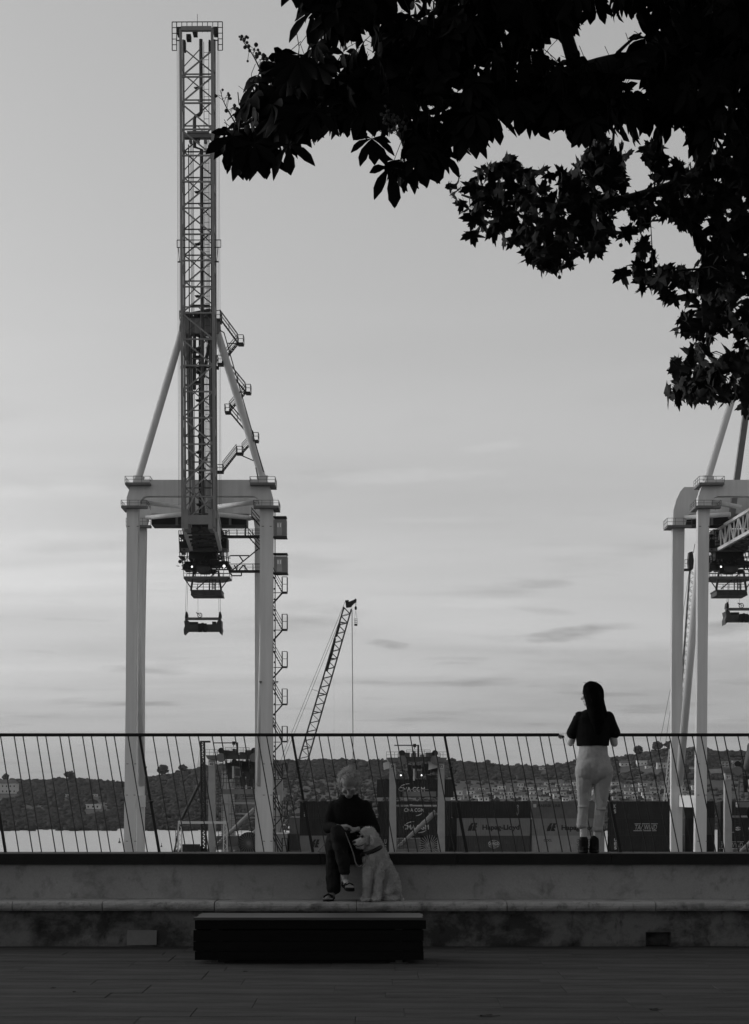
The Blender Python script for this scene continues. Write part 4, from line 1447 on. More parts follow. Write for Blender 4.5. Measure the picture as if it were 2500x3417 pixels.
def limb(root, pts, r0, r1, name='limb', n=10):
    mb = MB()
    P = smooth_path([Vector(p) for p in pts], 5)
    for k, p in enumerate(P[1:-1]):
        P[k + 1] = p + Vector((noise.noise(p * 3), noise.noise(p * 3 + Vector((9, 0, 0))), noise.noise(p * 3 + Vector((0, 9, 0))))) * r0 * 0.25
    m = len(P)
    mb.path(P, [max(0.003, r0 + (r1 - r0) * (k / (m - 1)) ** 0.8) * (1 + 0.12 * noise.noise(P[k] * 5)) for k in range(m)], n)
    mb.build(name, M_bark, root, smooth=True)
    return P

# chestnut
CT = thing('chestnut_tree', 'dark horse chestnut branch with drooping fan leaves across the top', 'tree', (3.1, 9.9, 0))
limb(CT, [(3.1, 9.9, -0.05), (3.15, 9.9, 1.5), (3.05, 9.85, 3.2), (3.0, 9.8, 4.6), (3.2, 9.9, 6.6), (3.0, 9.6, 9.0)], 0.30, 0.12, 'trunk', 14)
D_ = 9.7
main = limb(CT, [(3.0, 9.8, 4.9), W(2700, 330, D_), W(2480, 240, D_), W(2230, 235, D_), W(2050, 225, D_), W(1920, 250, D_), W(1780, 310, D_), W(1500, 330, D_), W(1200, 345, D_), W(960, 340, D_), W(800, 420, D_)], 0.12, 0.008)
lim2 = limb(CT, [(3.0, 9.8, 4.7), W(2600, 450, D_ + 0.3), W(2300, 400, D_ + 0.2), W(2080, 352, D_ + 0.1), W(1960, 348, D_), W(1850, 400, D_)], 0.085, 0.02)
lim3 = limb(CT, [W(1930, 245, D_), W(1890, 120, D_), W(1860, 0, D_ - 0.1), W(1800, -120, D_ - 0.2)], 0.05, 0.025)
lim4 = limb(CT, [W(2060, 178, D_), W(2100, 140, D_), W(2140, 110, D_)], 0.012, 0.006)
lim5 = limb(CT, [(3.1, 9.85, 5.4), W(2420, 10, 9.6), W(1900, -50, 9.6), W(1400, -60, 9.6), W(1150, -70, 9.6)], 0.07, 0.01)
cv = [chestnut_leaf(s) for s in range(8)]
tipn = [k * 27 + 24 for k in range(5)] + [k * 27 + 13 for k in range(5)]
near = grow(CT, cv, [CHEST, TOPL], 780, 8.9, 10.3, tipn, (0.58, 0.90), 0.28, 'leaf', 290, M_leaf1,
            [((0.0, 6.5, 8.4), (9.0, 9.5, 2.3), 3200, 1.9)], 5, 1,  # outsized leaves overhead, out of view, added to darken the foreground
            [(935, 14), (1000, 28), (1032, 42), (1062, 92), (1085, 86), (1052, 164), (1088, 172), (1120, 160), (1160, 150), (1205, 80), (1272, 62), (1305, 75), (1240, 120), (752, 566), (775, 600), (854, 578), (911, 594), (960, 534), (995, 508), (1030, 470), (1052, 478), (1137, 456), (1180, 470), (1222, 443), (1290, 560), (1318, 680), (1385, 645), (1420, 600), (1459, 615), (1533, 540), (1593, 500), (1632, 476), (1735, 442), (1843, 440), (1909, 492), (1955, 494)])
mb = MB()
rr = random.Random(3)
allp = main + lim2 + lim5
for k, s, rot, p in near[::3]:
    q = min(allp, key=lambda a: (a - p).length)
    if (q - p).length < 0.4 and to_px(p)[1] > 120:
        top = p + Vector((0, 0.05, 0.10)) * s
        mb.path([q, q.lerp(top, 0.5) + Vector((0, 0, 0.05)), top], 0.006, 4, 0.003)
tw = mb.build('twigs', M_bark, CT, fix=False)
tag(tw, kind='stuff')
# fruiting spikes
def spike(pts, n, r_, label_seed):
    rr = random.Random(label_seed)
    mb = MB()
    P = smooth_path([Vector(p) for p in pts], 6)
    mb.path(P, 0.0042, 5, 0.0015)
    st = mb.build('fruit_spike', M_bark, CT)
    for k in range(n):
        u_ = 0.12 + 0.8 * k / n
        q = P[int(u_ * (len(P) - 1))]
        e = Vector((rr.uniform(-1, 1), rr.uniform(-1, 0.6), rr.uniform(-0.2, 0.9)))
        e.normalize()
        L = (0.035 + 0.03 * (1 - u_)) * rr.uniform(0.7, 1.2)
        t_ = q + e * L
        rb = r_ * rr.uniform(0.7, 1.15) * (1.15 - 0.5 * u_)
        m_ = MB()
        m_.path([q, q.lerp(t_, 0.6) + Vector((0, 0, 0.006)), t_], 0.0014, 4)
        m_.ball(t_, rb, 8, 6)
        m_.build('fruit', M_fruit, st, smooth=True)
d_ = 9.0
spike([W(870, 235, d_), W(845, 185, d_), W(820, 150, d_), W(798, 118, d_)], 22, 0.0105, 5)
spike([W(788, 415, d_), W(765, 375, d_), W(745, 335, d_), W(735, 300, d_)], 13, 0.0110, 6)
spike([W(1345, 480, 8.8), W(1325, 440, 8.8), W(1300, 400, 8.8), W(1290, 370, 8.8)], 30, 0.0110, 7)
mb = MB()
for a, c in (((798, 350), (794, 308)), ((1365, 35), (1350, 0)), ((1447, 95), (1449, 0))):
    mb.tube(W(a[0], a[1], d_), W(c[0], c[1], d_), 0.003, 5)
tw2 = mb.build('bare_twigs', M_bark, CT)
tag(tw2, kind='stuff')

# plane tree
PT = thing('plane_tree', 'dark plane tree with pointed lobed leaves hanging down the right side', 'tree', (4.3, 11.6, 0))
limb(PT, [(4.3, 11.6, -0.05), (4.25, 11.6, 2.0), (4.1, 11.5, 4.0), (3.9, 11.4, 5.6), (3.9, 11.4, 8.0), (3.7, 11.3, 10.0)], 0.34, 0.12, 'trunk', 14)
D_ = 11.2
pa = limb(PT, [(3.9, 11.4, 5.5), W(2700, 480, D_), W(2420, 560, D_), W(2180, 640, D_), W(1950, 680, D_), W(1720, 680, D_), W(1540, 650, D_)], 0.07, 0.006)
pb2 = limb(PT, [(3.95, 11.4, 5.2), W(2640, 640, D_), W(2480, 820, D_), W(2400, 1000, D_), W(2360, 1160, D_), W(2310, 1280, D_)], 0.06, 0.006)
pc = limb(PT, [W(2440, 900, D_), W(2300, 900, D_ - 0.1), W(2160, 920, D_ - 0.1)], 0.012, 0.004)
pd = limb(PT, [(3.95, 11.4, 5.0), W(2620, 900, D_), W(2510, 1150, D_), W(2480, 1330, D_)], 0.05, 0.006)
pv_ = [plane_leaf(s) for s in range(8)]
tipn = [0, 5, 13, 21, 29, 37]
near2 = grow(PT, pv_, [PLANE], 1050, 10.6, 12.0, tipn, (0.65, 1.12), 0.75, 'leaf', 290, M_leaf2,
             [((5.5, 11.0, 7.0), (3.8, 5.0, 3.2), 2000, 2.4), ((-1.0, 1.0, 9.0), (12.0, 9.0, 2.5), 5000, 3.0)], 6, 1)  # second cluster hangs unseen above the camera, added for its shade
mb = MB()
for k, s, rot, p in near2[::2]:
    q = min(pa + pb2 + pc + pd, key=lambda a: (a - p).length)
    if (q - p).length < 0.35:
        mb.path([q, q.lerp(p, 0.5) + Vector((0, 0, 0.03)), p], 0.005, 4, 0.0022)
tw = mb.build('twigs', M_bark, PT, fix=False)
tag(tw, kind='stuff')
for px, py, dn in ((1577, 713, 22), (1867, 925, 26), (1912, 896, 24), (1950, 830, 30), (1985, 820, 25), (2072, 818, 32), (2105, 748, 18), (2115, 758, 20), (2128, 830, 26), (2140, 845, 30), (2272, 738, 30), (2295, 1240, 18), (2318, 1345, 22), (2370, 1330, 22), (2330, 1330, 18), (2440, 1200, 20)):
    p, q = W(px, py, 10.75), W(px + random.uniform(-6, 6), py - dn * 1.4, 10.75)
    mb = MB()
    mb.path([q, q.lerp(p, 0.5) + Vector((0.004, 0, 0)), p], 0.0012, 4)
    mb.ball(p, 0.0125 * random.uniform(0.8, 1.15), 8, 6)
    mb.build('seed_ball', M_fruit, PT, smooth=True)
# ------------------------------------------------------------------ ship-to-shore cranes on the quay
DF, DBK = 213.0, 226.0
def stair(mb, a, b, w=0.9, rails=True):
    """open steel stair between two 3-D points: stringers, treads, handrail"""
    a, b = Vector(a), Vector(b)
    for s in (-w / 2, w / 2):
        o = Vector((0, s, 0))
        mb.beam(a + o, b + o, 0.10, 0.22)
        if rails:
            up = Vector((0, 0, 1.05))
            mb.tube(a + o + up, b + o + up, 0.05, 4, caps=False)
            mb.tube(a + o + up * 0.55, b + o + up * 0.55, 0.04, 4, caps=False)
            n = max(1, int((b - a).length / 1.5))
            for i in range(n + 1):
                p = a.lerp(b, i / n) + o
                mb.tube(p, p + up, 0.03, 4, caps=False)
    n = max(2, int((b - a).length / 0.35))
    for i in range(n):
        p = a.lerp(b, (i + 0.5) / n)
        mb.box(p.x - 0.11, p.x + 0.11, p.y - w / 2, p.y + w / 2, p.z - 0.02, p.z + 0.02)
def landing(mb, px0, px1, pyt, pyb, d, depth=1.4, floor=0.18):
    """small railed platform covering the given pixels"""
    a, b = W(px0, pyb, d), W(px1, pyt, d)
    mb.box(a.x, b.x, d, d + depth, a.z, a.z + floor)
    zt = a.z + floor
    h = b.z - zt
    railing_px(mb, [(a.x, d + depth, zt), (a.x, d, zt), (b.x, d, zt), (b.x, d + depth, zt)], h, 0.05, 1.0)

CR = thing('quay_crane', 'tall grey ship-to-shore container crane with its boom raised upright', 'crane',
           (W(667, 0, DF).x, (DF + DBK) / 2, YARD_Z), 'ship-to-shore cranes on the quay')
BASE_PY = HY + (EYE - YARD_Z) / DF * FPX
# front portal frame
fr = [(451, 1592), (474, 1592), (478, 1601), (862, 1601), (866, 1592), (888, 1592), (899, 1618), (911, 1660), (912, 1700),
      (910, 2300), (911, BASE_PY), (872, BASE_PY), (869, 2300), (867, 1800), (867, 1700), (864, 1672), (858, 1660), (848, 1655), (490, 1655), (478, 1660), (468, 1672), (463, 1700), (460, 1760), (455, 2180), (453, 2450),
      (450, BASE_PY), (411, BASE_PY), (420, 2300), (423, 1700), (423, 1660), (434, 1625), (444, 1610)]
mb = MB()
mb.pprism(fr, DF, 1.2)
mb.build('front_frame', M_crane, CR)
# rear portal frame, seen a little to the right of the front one
br_ = [(473, 1640), (486, 1625), (850, 1625), (862, 1640), (873, 1672), (880, 1713), (880, BASE_PY - 20), (852, BASE_PY - 20), (850, 1760), (846, 1728), (836, 1714), (505, 1714), (497, 1722), (488, 1760),
       (481, 2180), (480, BASE_PY - 20), (442, BASE_PY - 20), (445, 2180), (448, 1760), (451, 1700), (460, 1668)]
mb = MB()
mb.pprism(br_, DBK, 1.1)
mb.build('rear_frame', M_crane, CR)
# side braces, side ties, sills
for s, (f, g) in enumerate((((445, 1735), (472, 2620)), ((890, 1735), (866, 2620)))):
    mb = MB()
    mb.tube(W(f[0], f[1], DF + 0.8), W(g[0], g[1], DBK + 0.4), 0.5, 14)
    mb.build('side_brace', M_crane, CR, smooth=True)
    mb = MB()
    a = W(f[0], 2695, DF)
    mb.box(a.x - 0.55 * (1 - 2 * s) - 0.35, a.x - 0.55 * (1 - 2 * s) + 0.35, DF + 1.2, DBK, a.z, a.z + 1.5)
    mb.build('side_tie', M_light, CR)
    mb = MB()
    a = W(f[0], 0, DF)
    mb.box(a.x - 0.9, a.x + 0.9, DF - 1.5, DBK + 3, YARD_Z + 0.9, YARD_Z + 2.4)
    for yy in (DF - 1, DF + 2, DBK - 1, DBK + 1.6):
        mb.box(a.x - 0.5, a.x + 0.5, yy, yy + 1.4, YARD_Z, YARD_Z + 0.899)
    mb.build('bogie', M_midsteel, CR)
# A-frame over the portal
for f, g in (((462, 1596), (607, 1108)), ((877, 1596), (725, 1108))):
    mb = MB()
    a, c = W(f[0], f[1], DF + 0.8), W(g[0], g[1], DF + 0.4)
    mb.tube(a, c, 0.47, 18)
    mb.tube(a + Vector((0, 0, -0.3)), a.lerp(c, 0.012), 0.62, 18, 0.75)
    mb.build('frame_strut', M_crane, CR, smooth=False)
for f, g in (((630, 1100), (642, 1730)), ((706, 1100), (716, 1730))):
    mb = MB()
    mb.beam(W(f[0], f[1], DF + 1), W(g[0], g[1], DBK - 0.2), 0.75, 0.7)
    mb.build('rear_strut', M_crane2, CR)
mb = MB()
mb.pprism([(603, 1062), (732, 1062), (735, 1100), (728, 1112), (604, 1112), (598, 1100)], DF - 0.4, 1.6)
mb.build('apex_beam', M_crane2, CR)
mb = MB()
landing(mb, 600, 612, 1037, 1068, DF - 1.0, 2.2)
landing(mb, 712, 736, 1036, 1067, DF - 1.0, 2.2)
for k in range(9):                                            # sheaves and drives on the apex
    a = W(625 + k * 11, 1050 + (k % 3) * 5, DF)
    mb.tube(a, a + Vector((0, 1.0, 0)), 0.42 - 0.1 * (k % 3), 10)
mb.tube(W(628, 1050, DF - 0.6), W(704, 1034, DF - 0.6), 0.22, 8)
mb.pbox(636, 700, 1016, 1022, DF, DF + 0.6)
mb.build('apex_machinery', M_steel, CR)
# boom stays hardware below the apex
mb = MB()
for (a, c) in (((650, 1120), (650, 1300)), ((668, 1110), (668, 1770)), ((700, 1130), (680, 1260)), ((640, 1112), (700, 1135))):
    mb.beam(W(a[0], a[1], DF - 0.5), W(c[0], c[1], DF - 0.5), 0.34, 0.3)
for a in ((636, 1165), (650, 1186), (655, 1235), (645, 1270), (660, 1450), (665, 1525), (660, 1560)):
    mb.pbox(a[0], a[0] + 26, a[1], a[1] + 9, DF - 1.4, DF - 0.6)
mb.ball(W(664, 1236, DF - 1.6), 0.35)
mb.tube(W(604, 1226, DF - 2.5), W(728, 1226, DF - 2.5), 0.12, 6)
for q in (602, 722):
    mb.pbox(q, q + 8, 1221, 1230, DF - 2.8, DF - 2.2)
mb.build('stay_gear', M_black, CR)

# stairs beside the right strut
mb = MB()
for px0, px1, pt, pb in ((793, 812, 1117, 1147), (725, 744, 1185, 1215), (819, 836, 1282, 1311), (750, 768, 1348, 1376), (845, 862, 1443, 1472), (789, 810, 1489, 1514), (722, 744, 1550, 1575)):
    landing(mb, px0, px1, pt, pb, DF + 0.2)
mb.build('strut_landings', M_black, CR)
for a, c in (((735, 1064), (794, 1144)), ((794, 1146), (742, 1210)), ((742, 1212), (820, 1308)), ((820, 1309), (766, 1372)), ((766, 1374), (846, 1470)), ((846, 1470), (808, 1511)), ((790, 1513), (743, 1573))):
    mb = MB()
    stair(mb, W(a[0], a[1], DF + 1.9 + random.uniform(-0.1, 0.1)), W(c[0], c[1], DF + 1.9))
    mb.build('strut_stair', M_black, CR)
mb = MB()
for a, c in (((731, 1100), (748, 1110)), ((748, 1110), (880, 1575)), ((760, 1145), (797, 1147)), ((800, 1517), (846, 1537)), ((798, 1308), (815, 1308)), ((854, 1560), (862, 1600))):
    mb.tube(W(a[0], a[1], DF - 0.2), W(c[0], c[1], DF - 0.2), 0.07, 5)
mb.build('cable_conduit', M_black, CR)

# corner galleries
for px0, px1, pt, pb in ((417, 501, 1589, 1617), (834, 918, 1590, 1617), (404, 490, 1669, 1694), (846, 930, 1669, 1694)):
    mb = MB()
    d = DF - 1.1
    a, c = W(px0, pb, d), W(px1, pt, d)
    zt = a.z + 0.28
    mb.box(a.x, c.x, d, d + 1.08, a.z, zt)
    railing_px(mb, [(a.x, d + 3.6, zt), (a.x, d, zt), (c.x, d, zt), (c.x, d + 3.6, zt)], c.z - zt, 0.035, 1.1)
    e = a.x if px0 < 600 else c.x - 1.2
    mb.box(e, e + 1.2, d + 1.081, d + 3.7, a.z, zt)
    mb.build('corner_gallery', M_midsteel, CR)
mb = MB()
d = DBK - 1.1
a, c = W(421, 1759, d), W(503, 1729, d)
mb.box(a.x, c.x, d, d + 1.08, a.z, a.z + 0.28)
railing_px(mb, [(a.x, d + 3, a.z + 0.28), (a.x, d, a.z + 0.28), (c.x, d, a.z + 0.28)], c.z - a.z - 0.28, 0.035, 1.1)
mb.box(a.x, a.x + 1.0, d + 1.081, d + 3, a.z, a.z + 0.28)
mb.build('rear_gallery', M_midsteel, CR)
# horizontal tubes of the frame
for f, g, df, dg in (((473, 1675), (616, 1692), DF + 0.9, DF + 6), ((862, 1675), (720, 1692), DF + 0.9, DF + 6), ((489, 1727), (616, 1716), DBK, DBK - 3), ((868, 1731), (725, 1717), DBK, DBK - 3)):
    mb = MB()
    mb.tube(W(f[0], f[1], df), W(g[0], g[1], dg), 0.30, 12)
    mb.build('frame_tube', M_crane, CR, smooth=True)
# machinery house under the rear beam
mb = MB()
mb.pbox(505, 823, 1722, 1750, DBK + 1.6, DBK + 5)
mb.pbox(500, 830, 1716, 1723, DBK + 1.6, DBK + 5.2)
mb.build('machinery_house', M_black, CR)
mb = MB()
for q in (586, 764):
    mb.pbox(q, q + 8, 1718, 1752, DBK + 1.4, DBK + 1.59)
mb.build('house_bracket', M_crane2, CR)

# ---- bridge girder running back from the boom hinge
ZT, ZB_ = W(0, 1690, DF).z, W(0, 1765, DF).z
GX = W(667, 0, DF).x
for s in (-1.95, 1.95):
    mb = MB()
    lean = -0.055
    xx = lambda y: GX + s + lean * (y - DF)
    y0, y1 = DF - 1.0, DF + 30
    mb.beam((xx(y0), y0, ZT), (xx(y1), y1, ZT), 0.38)
    mb.beam((xx(y0), y0, ZB_), (xx(y1), y1, ZB_), 0.42)
    n = 14
    for k in range(n):
        ya, yb = y0 + (y1 - y0) * k / n, y0 + (y1 - y0) * (k + 1) / n
        mb.beam((xx(ya), ya, ZT), (xx(ya), ya, ZB_), 0.16)
        mb.beam((xx(ya), ya, ZB_ if k % 2 else ZT), (xx(yb), yb, ZT if k % 2 else ZB_), 0.16)
    mb.build('bridge_truss', M_crane, CR)
mb = MB()
for k in range(9):
    yy = DF + k * 3.4
    mb.beam((GX - 1.95 - 0.055 * (yy - DF), yy, ZB_), (GX + 1.95 - 0.055 * (yy - DF), yy, ZB_), 0.3)
for s in (-1.2, -0.6, 0.5, 1.1):
    mb.beam((GX + s, DF, ZB_ + 0.2), (GX + s - 0.055 * 29, DF + 29, ZB_ + 0.2), 0.16)
mb.build('bridge_deck', M_steel, CR)

# ---- trolley with machinery, cabin and service platform
DT0 = 234.0
TR = MB()
def px_parts(lst, d0, dep, m, name, parent):
    mb = MB()
    for (a, c, e, f) in lst:
        mb.pbox(a, c, e, f, d0 + random.uniform(0, 0.3), d0 + dep)
    return mb.build(name, m, parent)
mb = MB()
mb.pprism([(622, 1766), (716, 1766), (712, 1822), (630, 1828)], DT0 - 3, 4.0)
mb.build('hoist_block', M_steel, CR)
mb = MB()
for yy in (1776, 1785, 1795, 1806, 1816):
    mb.tube(W(628, yy, DT0 - 3.2), W(712, yy - 2, DT0 - 3.2), 0.16, 8)
for q in (643, 656, 668):
    mb.pbox(q, q + 9, 1757, 1765, DT0 - 3.4, DT0 - 2.6)
mb.build('rope_drums', M_midsteel, CR)
px_parts([(604, 758, 1829, 1840), (630, 722, 1766, 1770)], DT0 - 3.5, 1.2, M_midsteel, 'trolley_beam', CR)
px_parts([(630, 724, 1841, 1867), (655, 701, 1867, 1902), (612, 640, 1800, 1828), (722, 750, 1800, 1828), (600, 612, 1806, 1840), (748, 757, 1790, 1830), (596, 624, 1783, 1787),
          (612, 632, 1880, 1899), (616, 740, 1873, 1878), (724, 760, 1872, 1884), (640, 654, 1868, 1898), (702, 728, 1868, 1886), (758, 770, 1888, 1898), (596, 612, 1855, 1858), (726, 742, 1766, 1786)],
         DT0 - 3, 3.6, M_black, 'trolley_machinery', CR)
mb = MB()
for q in (597, 604, 611, 622, 733, 744, 752, 757):
    mb.tube(W(q, 1770, DT0 - 2), W(q + 4, 1860, DT0 - 2), 0.07, 5)
for q in (608, 616, 624, 730, 740, 748, 756, 762):
    mb.tube(W(q, 1856, DT0 - 2.2), W(q + 3, 1900, DT0 - 2.2), 0.07, 5)
for yy in (1771, 1785, 1800, 1843, 1857):
    mb.tube(W(597, yy, DT0 - 2.1), W(630, yy, DT0 - 2.1), 0.05, 4)
    mb.tube(W(722, yy, DT0 - 2.1), W(757, yy, DT0 - 2.1), 0.05, 4)
for yy in (1862, 1876, 1888, 1900):
    mb.tube(W(606, yy, DT0 - 2.3), W(655, yy, DT0 - 2.3), 0.07, 4)
    mb.tube(W(702, yy, DT0 - 2.3), W(770, yy, DT0 - 2.3), 0.07, 4)
for k in range(46):                                            # hoses, pulleys, brackets
    x, y = random.uniform(598, 760), random.uniform(1772, 1905)
    if k % 3:
        mb.tube(W(x, y, DT0 - 3.4), W(x + random.uniform(-18, 18), y + random.uniform(-12, 12), DT0 - 3.3), 0.06, 4)
    else:
        mb.ball(W(x, y, DT0 - 3.4), random.uniform(0.12, 0.3), 6, 4)
mb.build('trolley_rails', M_black, CR)
mb = MB()
mb.pprism([(658, 1890), (699, 1890), (701, 1903), (695, 1910), (664, 1910), (656, 1903)], DT0 - 3.6, 2.4)
mb.build('driver_cabin', M_steel, CR)
for q in (639, 703):
    mb = MB()
    mb.pprism([(q, 1900), (q + 18, 1900), (q + 14, 1912), (q + 4, 1914)], DT0 - 3.3, 1)
    mb.build('rope_sheave', M_black, CR)
mb = MB()
d = DT0 - 2.5
mb.pprism([(613, 1923), (766, 1923), (766, 1927), (735, 1933), (650, 1933), (613, 1928)], d, 4)
a, c = W(613, 1923, d), W(766, 1902, d)
railing_px(mb, [(a.x, d, a.z), (c.x, d, a.z)], c.z - a.z, 0.05, 0.75)
railing_px(mb, [(a.x, d + 3.9, a.z), (c.x, d + 3.9, a.z)], c.z - a.z, 0.05, 1.2)
mb.build('upper_platform', M_midsteel, CR)
mb = MB()
mb.pprism([(634, 1968), (740, 1968), (738, 1972), (741, 1986), (637, 1986), (637, 1974)], d, 4)
a, c = W(640, 1968, d), W(736, 1949, d)
railing_px(mb, [(a.x, d + 0.1, a.z), (c.x, d + 0.1, a.z)], c.z - a.z, 0.05, 0.8)
mb.build('lower_platform', M_steel, CR)
mb = MB()
for p, q in (((646, 1915), (638, 1968)), ((729, 1905), (738, 1968))):
    mb.beam(W(p[0], p[1], d + 0.3), W(q[0], q[1], d + 0.3), 0.26)
for p, q in (((727, 1905), (655, 1966)), ((614, 1928), (638, 1962)), ((765, 1928), (740, 1962)), ((700, 1934), (700, 1968)), ((694, 1910), (732, 1905))):
    mb.tube(W(p[0], p[1], d + 0.5), W(q[0], q[1], d + 0.5), 0.08, 5)
for q in (708, 720):
    mb.tube(W(q, 1932, d + 0.2), W(q, 1968, d + 0.2), 0.07, 4)
for k in range(10):
    mb.tube(W(708, 1934 + k * 3.4, d + 0.2), W(720, 1934 + k * 3.4, d + 0.2), 0.05, 4)
mb.build('platform_hanger', M_steel, CR)
for q, yy, rr in ((748, 1889, 0.17), (641, 1891, 0.12)):
    mb = MB()
    mb.ball(W(q, yy, DT0 - 3.9), rr, 10, 6)
    mb.build('work_lamp', M_lamp, CR)

# ---- access walkways from the right leg to the trolley
d = DBK - 2
mb = MB()
for (p0, p1, yy) in ((738, 868, 1789), (764, 870, 1905)):
    a, c = W(p0, yy, d), W(p1, yy, d)
    mb.box(a.x, c.x, d, d + 1.2, a.z - 0.12, a.z + 0.12)
    for o in (0.05, 1.15):
        railing_px(mb, [(a.x, d + o, a.z + 0.12), (c.x, d + o, a.z + 0.12)], 0.82, 0.04, 1.0)
for p, q in (((776, 1902), (862, 1832)), ((765, 1857), (770, 1854)), ((770, 1854), (832, 1854)), ((800, 1856), (811, 1872)), ((764, 1907), (774, 1921)), ((774, 1921), (806, 1921)), ((806, 1921), (806, 1906)),
             ((790, 1903), (782, 1885)), ((798, 1903), (812, 1885)), ((826, 1903), (812, 1885)), ((820, 1752), (820, 1790))):
    mb.tube(W(p[0], p[1], d + 0.3), W(q[0], q[1], d + 0.3), 0.085, 5)
mb.build('access_walkway', M_black, CR)
for a, c in (((829, 1791), (868, 1834)), ((840, 1722), (872, 1760))):
    mb = MB()
    stair(mb, W(a[0], a[1], d + 0.6), W(c[0], c[1], d + 0.6))
    mb.build('walkway_stair', M_black, CR)

# ---- lift cabins and stair tower on the right leg
for pt, pb, pr_ in ((1722, 1789, 956), (1845, 1910, 959)):
    mb = MB()
    mb.pbox(914, pr_, pt + 11, pb, DF + 0.2, DF + 2.0)
    cb = mb.build('stair_cabin', M_crane2, CR)
    mb = MB()
    mb.pbox(912, pr_, pt, pt + 2, DF + 0.1, DF + 2.2)
    mb.pbox(pr_ - 2, pr_, pt + 2, pt + 11, DF + 0.15, DF + 0.35)
    mb.pbox(912, pr_ + 1, pb, pb + 3, DF + 0.1, DF + 2.2)
    mb.build('cabin_trim', M_black, cb)
    mb = MB()
    mb.pbox(924, 941, pt + 20, pb - 3, DF + 0.14, DF + 0.19)
    dr = mb.build('door', M_rtg, cb)
    for q in (926, 934):
        mb = MB()
        mb.pbox(q, q + 4, pt + 24, pt + 37, DF + 0.10, DF + 0.135)
        mb.build('window', M_pane, cb)
mb = MB()
mb.tube(W(918, 1690, DF + 1.2), W(920, BASE_PY, DF + 1.2), 0.07, 5)
for k in range(26):
    yy = 1930 + k * 35
    mb.ball(W(917, yy, DF + 1.1), 0.14, 6, 4)
mb.build('lift_guide', M_steel, CR)
yy = 1925
while yy < BASE_PY - 60:
    mb = MB()
    landing(mb, 941, 958, yy, yy + 53, DF + 0.2, 1.3, 0.16)
    a = W(913, yy + 53, DF + 0.9)
    b_ = W(941, yy + 53, DF + 0.9)
    mb.tube(a, b_, 0.06, 4)
    mb.build('stair_landing', M_black, CR)
    mb = MB()
    stair(mb, W(912, yy - 2, DF + 0.6), W(942, yy + 52, DF + 0.6), 0.8)
    mb.build('stair_flight', M_black, CR)
    mb = MB()
    stair(mb, W(942, yy + 54, DF + 1.2), W(912, yy + 88, DF + 1.2), 0.7, rails=False)
    mb.build('stair_flight', M_black, CR)
    yy += 124.6
mb = MB()
for p in (866, 921):
    mb.pbox(p, p + 8, 2273, 2277, DF - 0.3, DF - 0.05)
    mb.pbox(p + 2, p + 4, 2277, 2281, DF - 0.3, DF - 0.05)
for p, yy in ((426, 1755), (456, 1755), (874, 1755), (900, 1755), (422, 2548), (448, 2548), (420, 2652), (446, 2652), (877, 2548), (902, 2548), (877, 2652), (902, 2652), (420, 2806), (448, 2806), (878, 2806), (902, 2806)):
    mb.pbox(p, p + 7, yy, yy + 2, DF - 0.04, DF - 0.005)
mb.build('leg_bracket', M_steel, CR)

